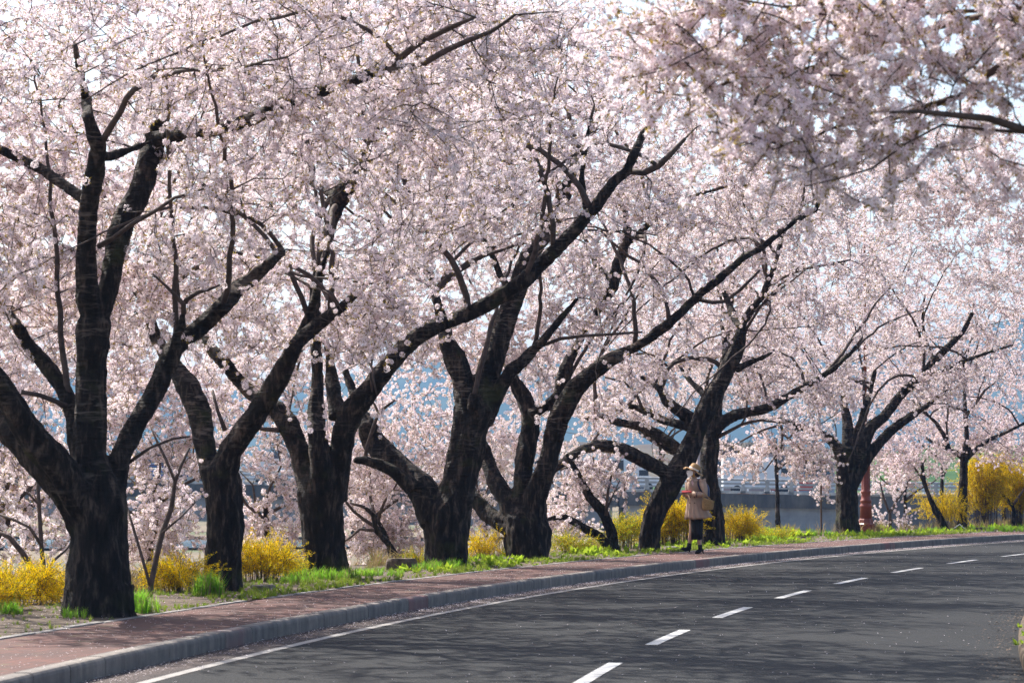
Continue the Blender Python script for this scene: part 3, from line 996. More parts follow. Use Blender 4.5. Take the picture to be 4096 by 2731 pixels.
GV = 'cherry trees along the roadside verge'
GB = 'cherry trees on the river bank'
TREES = [
 dict(Y=29.5, seed=1, base=G(395, 2462), label='nearest cherry tree, thick fissured dark trunk at the left, splitting into upright limbs', group=GV, vox=0.022,
  limbs=[
   [(395,2510,165,0),(395,2480,150),(395,2440,136),(398,2300,125),(398,2150,119),(392,2050,122),(385,1980,105),(370,1900,82),(362,1850,73),(362,1650,67),(366,1450,66),(374,1280,75)],
   [(374,1290,50),(352,1180,45),(350,1000,40),(352,850,38),(365,760,40),(385,660,36),(397,590,35),(378,545,30),(355,470,23),(345,400,20,-.3),(320,300,15,-.8),(300,180,10,-1.2)],
   [(380,1290,50),(435,1150,44),(455,1050,46),(472,950,48),(505,860,47),(548,790,50),(576,720,52),(600,630,48),(620,560,42),(650,470,32,.3),(680,380,26,.6),(720,280,20,1)],
   [(330,2330,60,-.1),(310,2420,50),(285,2480,34),(262,2520,20,-.2)],
   [(470,2350,55,-.1),(490,2440,45),(512,2500,25,-.1)],
   [(352,800,30),(310,780,24,.1),(240,730,23),(170,680,23),(100,645,22),(0,600,20,.6),(-120,560,16,1)],
   [(395,620,28),(435,630,24),(475,612,20),(545,590,14,.3),(620,560,8,.5)],
   [(620,560,36,0),(700,540,32,-.2),(790,527,30),(900,512,30),(1000,480,30,-.8),(1100,425,30),(1200,385,30,-1.2),(1340,345,28),(1480,300,26,-1.8),(1560,278,23,-2)],
   [(1560,278,17,-2),(1600,232,16),(1680,170,14),(1740,140,13),(1800,112,11,-2.6),(1900,70,7,-3)],
   [(1560,278,17,-2),(1620,270,16),(1680,262,14),(1790,200,12),(1880,160,11,-2.8),(1960,130,9,-3),(2060,60,6,-3.4)],
   [(360,2060,95,0),(290,1960,78),(220,1850,62),(130,1750,58),(60,1640,52),(0,1545,45,-.8),(-60,1440,36,-1)],
   [(350,2060,80,0),(260,1960,65,.2),(150,1850,56),(60,1750,50),(0,1690,46),(-90,1600,38,.8)],
   [(350,1900,45,.25),(300,1720,38),(284,1620,36),(255,1555,32),(215,1500,32),(170,1440,32),(120,1390,28),(75,1315,21,.7),(40,1250,15,1)],
   [(262,1625,14,.35),(230,1608,11),(160,1580,10),(85,1568,10,.2)],
   [(420,2040,90,0),(450,1950,56),(480,1840,44),(508,1770,44),(542,1700,45),(605,1600,42),(655,1500,42),(695,1400,42),(722,1365,40),(755,1345,35),(815,1300,35),(890,1225,32,.4),(955,1150,30),(1010,1115,27),(1070,1060,24,.8),(1130,1000,18,1)],
   [(700,1395,24,.1),(705,1340,20),(728,1300,17),(735,1255,12),(733,1215,11),(715,1195,9),(660,1140,6),(610,1095,4,-.2)],
   [(735,1215,11,.1),(750,1195,10),(790,1170,9),(830,1160,7),(880,1140,4,0)],
   [(716,1200,8,.1),(708,1110,6),(700,1060,4,.2)],
   [(395,985,12,-.1),(450,955,10),(530,895,9),(620,845,8),(700,790,7),(770,770,5,-.8),(830,750,4,-1)],
   [(500,1860,10,.4),(600,1790,7),(690,1755,6),(760,1745,4,.5)],
  ],
  crown=[(650,330,-.5,4.3,3.4,2.5,620),(1500,150,-2,2.4,1.6,1.3,170),(60,1000,1.2,1.5,1.6,1.4,130),(-500,700,1,2.4,2.5,2.4,180),(560,1180,2.2,1.7,1.0,.7,80),(-250,1750,1.4,1.1,1.2,1.2,60)]),
 dict(Y=36.0, seed=2, base=G(895, 2370), label='cherry tree with a forked trunk second from the left, grass tuft at its foot', group=GV, vox=0.024,
  limbs=[
   [(897,2400,95,0),(895,2350,83),(898,2180,75),(898,2033,76),(890,1925,78),(870,1860,70)],
   [(870,1930,60,0),(835,1850,47),(815,1750,47),(797,1650,48),(760,1555,50),(730,1515,44),(700,1470,32),(650,1395,27),(612,1320,25),(598,1260,22,.6),(570,1190,18),(520,1130,13,1.2)],
   [(880,1930,62,0),(925,1800,48),(965,1740,46),(1000,1690,46),(1060,1600,45),(1112,1515,42),(1145,1440,36),(1190,1365,30),(1280,1290,25,-.5),(1360,1235,19),(1420,1180,14),(1480,1120,9,-1)],
   [(1150,1430,26,-.1),(1195,1350,22,-.3),(1235,1270,20),(1262,1190,17),(1280,1100,15,-.6),(1310,1000,10,-.8)],
   [(900,1720,10,.2),(870,1640,7),(850,1560,5,.4)],
  ],
  crown=[(950,560,0,4.0,3.6,2.5,600),(1220,1330,-1.6,1.5,.9,.9,130),(720,1180,1.5,1.6,1.2,.8,90),(200,900,2.5,1.6,1.6,1.2,80)]),
 dict(Y=40.8, seed=3, base=G(1317, 2318), label='cherry tree whose long right limb arches up over the road, third trunk from the left', group=GV, vox=0.026,
  limbs=[
   [(1320,2345,100,0),(1317,2300,90),(1297,2190,84),(1287,2075,82),(1281,1960,90),(1278,1900,80)],
   [(1262,1970,60,0),(1215,1850,48),(1187,1780,45),(1150,1700,48),(1105,1640,40),(1060,1615,31),(1010,1580,28),(960,1530,29),(900,1450,30,.6),(830,1380,25,.8),(790,1300,16,1),(760,1230,10,1.2)],
   [(1115,1720,12,.2),(1050,1715,9),(980,1690,6,.5)],
   [(1290,1960,55,-.15),(1282,1850,44,-.3),(1265,1730,41,-.3),(1262,1650,36),(1268,1580,27),(1272,1500,24,0),(1264,1400,23),(1262,1280,23,.2),(1264,1150,23),(1298,1000,25),(1330,870,29,.4),(1378,766,40),(1430,690,32),(1478,580,26,.3),(1508,460,24),(1530,330,21),(1552,200,18),(1580,60,16),(1598,-60,12,.2)],
   [(1360,790,26,.4),(1300,760,16,.8),(1250,740,10,1.2),(1200,690,6,1.6)],
   [(1430,690,16,.3),(1520,600,14),(1620,555,13,0),(1700,510,11),(1790,465,8),(1880,440,5,-.6)],
   [(1440,650,10,.3),(1500,520,9,0),(1600,445,8),(1700,385,6),(1790,360,4,-.5)],
   [(1318,1985,70,0),(1352,1880,55),(1366,1800,50),(1376,1720,50),(1398,1650,52),(1440,1600,47),(1490,1545,39),(1530,1490,40),(1575,1440,38),(1625,1385,35),(1700,1325,33),(1780,1290,31,-.5),(1875,1255,32),(1950,1215,32),(2040,1165,30),(2100,1120,29),(2180,1045,28,-.9),(2215,1010,28),(2275,945,27),(2325,888,28),(2370,845,26),(2410,790,23),(2460,725,21),(2510,680,19),(2538,610,17),(2572,540,14,-1.4),(2620,460,10),(2665,370,6,-1.8)],
   [(2352,862,18,-1),(2338,810,15),(2326,720,14),(2335,620,13),(2350,540,11),(2362,480,8),(2378,420,5,-1.2)],
   [(2515,685,15,-1.3),(2575,692,15),(2632,665,14),(2680,620,12),(2740,555,7,-1.7)],
   [(1352,1670,36,.1),(1338,1590,30),(1326,1500,24),(1318,1430,18,.5),(1300,1350,12,.8)],
  ],
  crown=[(1350,560,.3,4.4,3.6,2.8,620),(1300,1500,-2.0,1.05,.7,.75,150),(2150,520,-1.5,2.8,2.2,1.8,240),(1480,1330,1.4,1.6,1,.7,80)]),
 dict(Y=46.6, seed=4, base=G(1790, 2270), label='stout cherry tree with a knot at its fork and a thick limb leaning left', group=GV, vox=0.026,
  limbs=[
   [(1790,2300,100,0),(1789,2265,90),(1787,2160,90),(1790,2050,98),(1826,1985,80),(1845,1920,74),(1858,1844,71),(1875,1730,70),(1900,1640,80),(1895,1590,60)],
   [(1745,2080,66,0),(1680,1940,60),(1620,1888,49),(1548,1822,50),(1490,1758,47),(1462,1700,36,.3),(1440,1640,26,.5),(1410,1560,18),(1380,1480,12,1)],
   [(1650,1950,36,-.2),(1580,1888,26),(1516,1858,22),(1460,1842,19),(1415,1838,12,-.5)],
   [(1462,1838,9,-.4),(1466,1790,8),(1490,1720,9),(1513,1650,8),(1550,1622,6),(1580,1600,4,-.6)],
   [(1513,1652,6,-.5),(1500,1620,5),(1484,1596,4,-.5)],
   [(1885,1650,60,0),(1858,1560,46),(1845,1500,45),(1818,1425,45),(1790,1370,34),(1772,1300,24,.3),(1745,1200,17),(1722,1100,12,.8),(1700,1000,8)],
   [(1910,1660,62,0),(1928,1580,52),(1942,1520,48),(1972,1425,47),(2005,1325,45),(2038,1250,42),(2062,1190,41),(2115,1025,38,.1),(2180,940,35),(2240,825,32),(2266,760,29),(2298,690,26,.3),(2332,600,21),(2370,520,17),(2400,440,12),(2435,340,8,.6)],
   [(1935,1690,40,.1),(1978,1600,30),(2006,1540,29),(2042,1480,27),(2090,1445,25),(2128,1405,21,-.2),(2165,1370,15),(2230,1290,11),(2310,1190,7,-.6)],
   [(2110,1425,10,-.2),(2160,1385,8),(2240,1355,8),(2330,1343,7),(2420,1338,6),(2570,1328,4,-.5)],
   [(2062,1195,18,.1),(2000,1100,15,.4),(1960,1000,12,.6),(1900,900,8,1)],
   [(1890,1640,20,-.3),(1893,1600,26,-.33),(1897,1575,18,-.35)],
   [(2266,760,14,.2),(2200,700,11),(2120,640,8),(2060,590,5,.5)],
  ],
  crown=[(1800,560,.2,4.2,3.6,3.0,620),(1720,1330,1.8,1.9,1.1,.8,90),(2350,1000,.5,2.0,1.5,1.5,110)]),
 dict(Y=50.6, seed=5, base=G(2112, 2245), label='cherry tree with five spreading limbs, black trunk right of a low flat stone', group=GV, vox=0.028,
  limbs=[
   [(2115,2270,104,0),(2113,2235,94),(2108,2130,96),(2105,2075,88),(2120,2040,60)],
   [(2060,2110,50,0),(1985,2080,34),(1940,2040,33),(1897,1990,28,.6),(1865,1930,18,.9),(1840,1870,10,1.2)],
   [(2075,2100,52,0),(2021,1988,38,.1),(1975,1913,35),(1947,1844,30),(1935,1790,24,.5),(1915,1730,15),(1890,1660,9,.9)],
   [(2100,2090,52,0),(2090,1948,39),(2100,1830,41),(2122,1725,40),(2118,1650,38),(2085,1575,31),(2055,1525,24,.4),(2025,1455,15),(2000,1380,9,.8)],
   [(2120,1660,28,0),(2160,1640,20),(2190,1622,19),(2225,1580,16,.1),(2240,1560,14,.2)],
   [(2135,2100,56,0),(2142,1995,46),(2186,1873,42),(2213,1750,41),(2228,1680,42),(2255,1630,39),(2300,1555,38),(2350,1508,35),(2410,1460,33),(2450,1430,27),(2500,1408,21,-.3),(2575,1370,19),(2625,1330,20),(2675,1295,20),(2725,1250,18),(2775,1200,17,-.8),(2825,1155,15),(2870,1120,14),(2900,1095,13),(2975,1030,12),(3050,990,11),(3120,930,10,-1.3),(3190,875,9),(3265,838,9),(3276,800,7),(3270,740,5,-1.7)],
   [(2222,1700,28,.05),(2236,1620,29),(2250,1530,28),(2266,1470,26),(2284,1425,22),(2312,1375,17,.3),(2345,1310,14),(2400,1230,17),(2448,1150,24,.4),(2455,1110,26),(2476,1050,24),(2500,985,20),(2512,900,16),(2504,855,11),(2480,810,7,.7)],
   [(2508,975,14,.5),(2548,945,14),(2600,890,14),(2650,850,13),(2712,815,12),(2765,788,10),(2850,762,8),(2905,745,7),(2985,742,5,.2)],
   [(2780,1195,10,-.8),(2850,1210,9),(2900,1205,8),(2960,1160,7),(3040,1080,5,-1)],
   [(2455,1120,14,.4),(2400,1080,13,.8),(2360,1010,9,1),(2340,940,6,1.3)],
  ],
  crown=[(2350,640,.4,4.3,3.6,3.0,560),(2350,1400,-1.2,2.3,1.5,.9,150),(3050,600,-1.5,2.8,2.0,1.9,240),(2000,1450,1.8,2.0,1.2,.9,90)]),
 dict(Y=56.5, seed=6, base=G(2595, 2204), label='cherry tree with slender trunk bending up to the right just left of the woman', group=GV, vox=0.024, gap=-.1,
  limbs=[
   [(2596,2225,56,0),(2596,2195,49),(2604,2110,42),(2632,2016,41),(2665,1955,46),(2705,1890,48),(2748,1820,47),(2785,1730,38),(2818,1650,43),(2850,1590,38),(2900,1498,34),(2936,1425,31),(2958,1370,24),(2966,1320,21),(2962,1295,19)],
   [(2964,1310,18,0),(2942,1280,18),(2925,1240,16),(2912,1210,13),(2890,1150,9,.5),(2860,1090,6,1)],
   [(2964,1310,18,0),(2988,1262,16),(3012,1228,15),(3046,1190,14),(3070,1130,13),(3090,1088,12),(3108,1024,11),(3138,915,9,-.5),(3190,815,7),(3230,740,5,-1)],
   [(3060,1150,9,0),(3130,1110,8),(3200,1080,7),(3300,1060,6,-.8),(3400,1040,4)],
   [(3070,1125,8,0),(3050,1050,8),(3020,960,7),(3000,880,5,.5)],
   [(2700,1905,34,0),(2674,1898,30),(2616,1864,32),(2559,1836,31),(2502,1804,29),(2444,1788,26),(2387,1782,23),(2330,1798,20),(2284,1827,20),(2238,1861,18,-.8),(2200,1890,13),(2150,1935,8,-1)],
   [(2760,1830,26,0),(2731,1806,23),(2674,1764,23),(2616,1730,24),(2559,1707,20),(2473,1689,18,.4),(2387,1664,15),(2320,1672,9,.8)],
   [(2745,1835,18,.2),(2700,1810,15),(2674,1795,14),(2616,1752,12),(2560,1720,8,.6)],
   [(2790,1720,26,.1),(2750,1706,20),(2700,1693,18),(2640,1675,18),(2600,1650,16),(2550,1630,12),(2475,1612,10,.8),(2380,1580,7,1.2)],
   [(2572,1640,8,.5),(2548,1580,6),(2500,1530,5),(2420,1508,4,.4)],
   [(2800,1700,30,.3),(2775,1680,25),(2710,1638,24),(2665,1600,22),(2640,1552,13),(2600,1530,9,.8),(2560,1500,6)],
   [(2645,1560,9,.7),(2660,1520,9),(2675,1468,8),(2700,1440,5,.7)],
   [(2940,1480,16,-.1),(2975,1462,13),(3010,1445,12),(3045,1432,10,-.3),(3090,1410,6)],
   [(2860,1600,14,.4),(2895,1480,20,.5),(2905,1420,18,.5),(2900,1360,12,.7),(2880,1280,8,1)],
  ],
  crown=[(2750,1000,.4,4.0,3.4,2.5,420),(2400,1720,.4,1.7,1.3,.75,90),(3250,1000,-1,2.4,1.9,1.6,130),(2400,1930,.2,.9,.9,.5,25),(2700,1450,1.2,2.6,1.5,1.1,130)]),
 dict(Y=61.5, seed=7, base=G(2850, 2179), label='cherry tree with an upright dark trunk directly behind the walking woman', group=GV, vox=0.028, gap=-.1,
  limbs=[
   [(2845,2200,72,0),(2845,2172,60),(2850,2090,52),(2846,2010,40),(2838,1900,36),(2838,1800,36),(2848,1700,33),(2862,1630,26),(2885,1520,22,.3),(2905,1400,17),(2920,1250,13,.8),(2930,1100,9)],
   [(2862,1710,28,0),(2890,1686,26),(2935,1660,22),(2990,1648,20),(3047,1638,19),(3104,1613,17),(3162,1580,15),(3219,1545,14),(3294,1503,12,-.6),(3357,1455,10),(3400,1418,7),(3450,1350,5,-1)],
   [(2865,1750,10,0),(2920,1722,8),(2965,1698,7),(3047,1680,6),(3120,1690,4,-.3)],
   [(3075,1625,7,-.3),(3060,1560,6),(3040,1500,5),(3000,1440,4,.2)],
   [(2858,1640,16,.2),(2800,1560,13,.8),(2740,1500,9,1.2),(2690,1400,6,1.6)],
  ],
  crown=[(3000,1100,.6,4.0,3.4,2.6,420),(3150,1560,-.4,1.7,1.4,.8,110)]),
 dict(Y=73.5, seed=8, base=G(3392, 2140), label='broad cherry tree with a short thick trunk standing before the red lamp post', group=GV, vox=0.03, gap=-.14,
  limbs=[
   [(3392,2165,62,0),(3392,2125,53),(3388,2050,45),(3386,1960,42),(3386,1850,43),(3395,1790,40)],
   [(3375,1860,32,0),(3352,1790,22),(3335,1768,20),(3310,1752,18),(3270,1727,16),(3200,1708,13,-.5),(3120,1680,10),(3050,1662,6,-1)],
   [(3390,1850,30,0),(3392,1730,23),(3386,1660,20),(3376,1615,15,.3),(3368,1560,9),(3360,1480,6,.8)],
   [(3405,1850,28,0),(3420,1760,20),(3446,1682,16),(3467,1612,13),(3482,1560,9,.5),(3500,1480,6)],
   [(3415,1850,30,0),(3445,1787,27),(3489,1702,26),(3532,1672,23),(3576,1612,20),(3620,1560,18),(3672,1514,18),(3734,1446,15,-.4),(3795,1385,13),(3850,1330,10),(3890,1250,7,-.8)],
   [(3685,1505,13,-.2),(3751,1488,11),(3839,1450,10),(3952,1411,7,-.8),(4050,1380,4)],
   [(3405,1945,28,0),(3430,1908,20),(3462,1849,20),(3524,1761,20),(3602,1691,17),(3672,1645,12),(3720,1612,8,-.3),(3790,1560,5)],
   [(3120,1682,7,-.7),(3130,1730,6),(3126,1790,5),(3090,1840,4),(3060,1880,3,-1)],
   [(3130,1735,5,-.7),(3180,1770,5),(3220,1820,4),(3230,1880,3,-1)],
   [(3120,1700,6,-.7),(3050,1720,5),(2980,1755,4),(2920,1790,3,-1.2)],
   [(3735,1445,9,-.3),(3700,1350,8),(3690,1260,6,0),(3700,1180,4)],
  ],
  crown=[(3450,1150,.6,4.8,3.8,3.4,560),(3130,1790,-1.2,2.0,1.2,.85,190),(3330,1900,-.5,.55,.6,1.2,45),(3700,1500,-1,2.6,1.6,1.2,130)]),
 dict(Y=81.5, seed=9, base=G(3845, 2117), label='slender dark cherry tree rising through the yellow bushes near the right edge', group=GV, vox=0.03, proto='pink',
  limbs=[
   [(3840,2130,30,0),(3845,2105,24),(3850,2000,19),(3852,1930,17),(3856,1850,15),(3868,1787,17),(3872,1770,14)],
   [(3868,1790,11,0),(3865,1700,10),(3858,1600,8),(3858,1500,6,.4),(3850,1400,5)],
   [(3856,1830,13,0),(3825,1812,12),(3790,1795,10),(3751,1779,9,-.4),(3700,1750,6)],
   [(3800,1798,8,-.2),(3775,1740,9),(3745,1690,8),(3690,1645,6,-.5),(3650,1600,4)],
   [(3870,1830,12,0),(3900,1800,10),(3952,1761,10),(4010,1735,8),(4057,1713,7,-.5),(4140,1670,5)],
   [(3866,1660,6,0),(3900,1620,6),(3940,1560,5),(3980,1530,3,-.3)],
  ],
  crown=[(3900,1300,.4,4.8,3.6,3.4,560),(3950,1750,.5,2.6,1.4,.8,90)]),
]
# ---- trees on the bank below and behind the row, and further along the road
def simple_limbs(x0, y0, x1, y1, r, spread, n, rng, d=0):
    """one trunk from (x0,y0) to (x1,y1) with a fan of limbs"""
    L = [[(x0, y0, r * 1.3, 0), (x0 + (x1 - x0) * .3, y0 + (y1 - y0) * .35, r), (x0 + (x1 - x0) * .6, y0 + (y1 - y0) * .7, r * .8), (x1, y1, r * .7)]]
    for i in range(n):
        a = -math.pi / 2 + (i - (n - 1) / 2) * 1.9 / max(1, n - 1) + rng.uniform(-.15, .15)
        t = rng.uniform(.75, 1.0)
        sx, sy = x0 + (x1 - x0) * t, y0 + (y1 - y0) * t
        ln = spread * rng.uniform(.75, 1.1)
        dz = rng.uniform(-1.4, 1.4)
        L.append([(sx, sy, r * .6, 0), (sx + math.cos(a) * ln * .35, sy + math.sin(a) * ln * .3, r * .42, dz * .4), (sx + math.cos(a + .15) * ln * .7, sy + math.sin(a + .1) * ln * .62, r * .28, dz * .8), (sx + math.cos(a) * ln, sy + math.sin(a) * ln * .9, r * .12, dz)])
    return L
rb = random.Random(5)
def bank(Y, x0, x1, y1, r, spread, n, label, crown, **kw):
    # foot of the trunk stands on the ground under (x0)
    q = P(x0, 1900, Y); z = ground_z(q.x, Y)
    b_ = Vector((q.x, Y, z)); px = proj(b_)
    T = dict(Y=Y, seed=int(Y * 10), base=b_, label=label, group=kw.pop('group', GB), limbs=simple_limbs(px[0], px[1] + 10, x1, y1, r, spread, n, rb) + kw.pop('extra', []), crown=crown, bare=kw.pop('bare', True), zmin=kw.pop('zmin', -2.4), dens=kw.pop('dens', 1))
    T.update(kw)
    TREES.append(T)
bank(39, -60, 20, 2000, 22, 420, 5, 'river bank cherry tree low behind the left edge, branches seen left of the nearest trunk', [(0,1900,0,1.9,1.5,1.7,300),(150,1450,1,1.9,1.6,1.2,150)])
bank(46, 560, 640, 2000, 16, 380, 5, 'river bank cherry tree filling the gap between the two nearest trunks', [(620,1780,0,1.35,1.4,1.5,230),(640,2080,0,1.1,.8,.8,110),(500,1300,1,2.0,1.6,1.2,130)])
bank(50, 1080, 1060, 2000, 14, 330, 4, 'river bank cherry tree drooping between the second and third trunks', [(1090,1780,0,.95,1.2,1.0,80),(1130,2130,0,.75,.7,.85,90),(1050,1450,1,2.0,1.6,1.0,120)])
bank(54, 1600, 1500, 2060, 14, 360, 4, 'river bank cherry tree blooming down to the grass between third and fourth trunks', [(1530,1830,.5,1.7,1.6,1.9,360),(1560,2130,.3,1.15,.8,.7,130)],
     extra=[[(1612,2262,13,-3),(1551,2171,13,-3),(1505,2120,12),(1493,2057,11),(1459,2028,8,-3),(1400,2010,5,-3)], [(1505,2122,8,-3),(1440,2115,7),(1400,2150,5),(1370,2170,3,-3)]])
bank(62, 1960, 1930, 1980, 12, 300, 4, 'river bank cherry tree seen between the fourth and fifth trunks', [(1960,1850,0,1.25,1.4,1.8,210),(1930,2120,0,.6,.7,.8,45)])
bank(66, 2290, 2300, 1980, 12, 260, 4, 'river bank cherry tree hanging over the bridge rail right of the fifth trunk', [(2280,1960,0,.8,.9,1.0,70),(2290,2120,-4,.45,.5,.35,30),(2380,1560,1,2.6,1.5,1.0,150)])
bank(84, 2650, 2640, 1750, 10, 330, 5, 'far cherry tree seen through the limbs left of the woman', [(2620,1480,0,3.4,2,1.9,260)], zmin=1.2)
bank(96, 3120, 3100, 1750, 10, 320, 5, 'far cherry tree behind the hanging branches right of the woman', [(3100,1480,0,3.8,2.2,2.2,280)], zmin=1.6)
bank(92, 3620, 3620, 1950, 9, 250, 5, 'cherry tree in front of the rough grey wall beside the red lamp post', [(3600,1830,0,1.7,1.4,1.3,210),(3600,1600,0,2.6,1.6,1.2,130)], proto='pink')
bank(104, 4020, 4010, 1850, 9, 260, 5, 'pink cherry tree behind the tall yellow bush at the right edge', [(4000,1650,0,3.4,2,2.4,330)], proto='pink')
bank(118, 3760, 3770, 1800, 8, 250, 5, 'distant cherry tree crown left of the tall yellow bush', [(3750,1480,0,4.2,2,2.6,300)], proto='pink')
bank(70, 4560, 4520, 1500, 30, 620, 6, 'cherry tree beyond the right edge whose long branches fill the upper right', [(4080,800,0,3.6,3,2.4,480),(3620,660,0,2.8,2.4,1.8,300),(4500,1000,0,3,3,2.5,200)], group=GV, zmin=3.2)
bank(108, 3380, 3380, 1750, 8, 250, 5, 'distant cherry tree behind the crown of the broad tree', [(3330,1420,0,4,2,2.6,260)], zmin=2)
# slim young trees on the verge
TREES += [
 dict(Y=55.5, seed=31, name='young_cherry_tree', base=G(2455, 2210), label='slim crooked young cherry tree leaning left, with two stems from one foot', vox=0.012,
  limbs=[[(2462,2225,26,0),(2460,2195,23),(2444,2120,22),(2410,2045,21),(2358,1988,18),(2330,1930,15),(2300,1873,12),(2265,1815,7,.2)],
         [(2424,2062,8,0),(2428,2010,7),(2433,1955,6),(2446,1900,5),(2475,1865,3)], [(2430,2030,4,0),(2460,1960,3),(2480,1920,2.5)],
         [(2448,2218,24,0),(2428,2180,19),(2398,2143,18),(2347,2118,16),(2300,2090,14),(2260,2070,12),(2215,2072,10),(2180,2080,6,-.3)]],
  crown=[(2300,1960,.3,.55,.5,.6,35),(2240,2130,0,.45,.5,.35,30),(2430,1850,0,.5,.4,.4,14)], zmin=.4),
 dict(Y=80.5, seed=32, name='young_cherry_tree', base=G(3782, 2122), label='pale slim leaning trunk left of the slender dark tree', vox=0.012, proto='pink',
  limbs=[[(3785,2135,16,0),(3780,2115,14),(3760,2070,13),(3742,2040,12),(3716,1980,9),(3695,1920,7),(3688,1850,5)], [(3716,1975,6,0),(3680,1900,5),(3640,1850,3)]],
  crown=[(3660,1850,0,1.0,.8,.8,60)], zmin=.9),
 dict(Y=84, seed=33, name='young_cherry_tree', base=G(4054, 2112), label='thin forked sapling in front of the yellow bush at the right edge', vox=0.012, proto='pink',
  limbs=[[(4054,2125,11,0),(4054,2100,9),(4056,2050,9),(4049,2022,8),(4014,1980,6),(3979,1910,5),(3960,1850,4)], [(4050,2024,6,0),(4068,1997,6),(4100,1950,4),(4130,1880,3)]],
  crown=[(4010,1780,0,1.2,.8,.6,45)], zmin=1.0),
 dict(Y=78, seed=34, name='young_cherry_tree', base=G(3560, 2128), label='small thin sapling with sparse drooping blossom before the rough grey wall', vox=0.012,
  limbs=[[(3560,2135,8,0),(3560,2080,7),(3560,2050,6),(3590,1995,5),(3625,1955,3)], [(3560,2055,5,0),(3535,1990,5),(3520,1930,3)]],
  crown=[(3560,2090,-.3,.8,.5,.22,16),(3540,1950,0,.6,.5,.3,16)], zmin=.2),
 dict(Y=34, seed=35, name='young_cherry_tree', base=G(600, 2400), label='bare thin sapling with a forked stem between the two nearest trunks', vox=0.012,
  limbs=[[(598,2410,12,0),(605,2330,12),(625,2230,12),(649,2127,12),(668,2080,11),(685,2033,11),(700,1925,9),(725,1860,7),(758,1790,5,.2)], [(700,1925,6,0),(665,1840,6),(628,1766,5),(600,1700,3,.3)], [(650,2130,5,0),(720,2070,4),(780,2010,3,.3)],
         [(600,2340,7,0),(560,2200,7),(530,2100,6),(500,2000,4,.4)]],
  crown=[(700,2000,.8,.6,.4,.6,14)], zmin=.5),
 dict(Y=33.5, seed=36, name='young_cherry_tree', base=G(185, 2405), label='bare twiggy sapling left of the nearest trunk with two crossing stems', vox=0.012,
  limbs=[[(190,2410,11,0),(178,2300,10),(165,2180,10),(158,2050,9),(152,1950,8),(150,1880,5,.3)], [(165,2180,7,0),(120,2110,6),(60,2080,6),(-20,2050,5,.2)], [(185,2380,12,.2),(140,2290,12),(90,2210,12),(40,2150,10),(-20,2120,8,.3)], [(180,2300,6,0),(215,2240,6),(262,2200,5),(300,2150,4,.4)], [(158,2020,5,0),(100,1960,4),(20,1900,3,.3)]],
  crown=[(60,2080,.8,.9,.5,.7,16)], zmin=.4),
]
# the tree on the near side of the road, right of the frame: its boughs reach in from the right
fg = [
   [(4800,2900,150,0),(4830,2300,120),(4800,1500,110),(4760,1000,100),(4700,700,85),(4600,520,60)],
   [(4720,800,50,0),(4500,600,36),(4300,540,24),(4096,520,18),(3952,474,16),(3795,459,13),(3672,446,9),(3560,450,6,-.6)],
   [(4650,650,50,0),(4400,330,34),(4250,250,26,.3),(4096,212,20),(3952,297,18),(3839,385,14),(3707,428,14),(3567,474,13),(3480,503,9),(3390,492,8),(3300,525,6),(3180,600,4,.8)],
   [(4620,560,50,0),(4400,120,30,.5),(4250,60,22),(4096,35,17),(3865,79,14,.8),(3664,131,12),(3532,175,10),(3357,245,9,1),(3182,284,8),(2920,328,6),(2760,385,5),(2640,372,4,1.4)],
   [(4250,540,10,0),(3950,520,7),(3769,499,6),(3620,577,5),(3489,674,5),(3357,713,4),(3220,745,3,-.4)],
   [(4096,36,10,.8),(3900,45,9),(3777,48,9),(3664,61,7),(3560,110,5,1),(3450,150,3)],
   [(4400,120,18,.5),(4200,-60,14,-.2),(3900,-160,10,-.4),(3500,-200,8,-.6),(3100,-150,5,-.8)],
   [(3532,175,6,1),(3400,90,6,.7),(3200,40,5,.3),(2950,0,4,0)],
]
TREES.append(dict(Y=16.5, seed=41, base=Vector((P(4800, 1900, 16.5).x, 16.5, 0.1)), label='near cherry tree across the road whose soft focused boughs hang in from the upper right', group=None, vox=0.03, limbs=fg, bare=True, clear=.8, thin=.25, zmin=2.6, gap=-.05,
   crown=[(3750,100,0,1.35,.55,.55,115),(3080,190,.6,.85,.4,.40,80),(3250,520,0,.75,.35,.26,66),(3980,330,0,.5,.4,.3,30),(2750,230,1,.45,.5,.3,35),(4500,300,0,1.6,1.0,.9,36),(3420,690,-.2,.45,.4,.12,22),(3900,520,0,.6,.6,.2,30),(3300,-200,.6,1.6,.6,.25,12)]))
FARBARE = None
for T in TREES[:9]:
    T['second'] = 6 if T['Y'] < 30 else 10
for T in TREES[:9]:
    for L in T['limbs']:
        mxr = max(p[2] for p in L)
        if mxr > 16:
            # stretches the photograph hides behind bloom stay hidden
            keep = [p for p in L]
            register_bare(T, keep, ymin=T.get('bare_top', {29.5: 560, 36.0: 1440, 40.8: 760, 46.6: 1000, 50.6: 820}.get(T['Y'], 1000)))
for L in fg[1:]: register_bare(TREES[-1], L, thr=3)
for T in TREES:
    make_tree(T)
for a in ALLTREES: print('TREE', a)
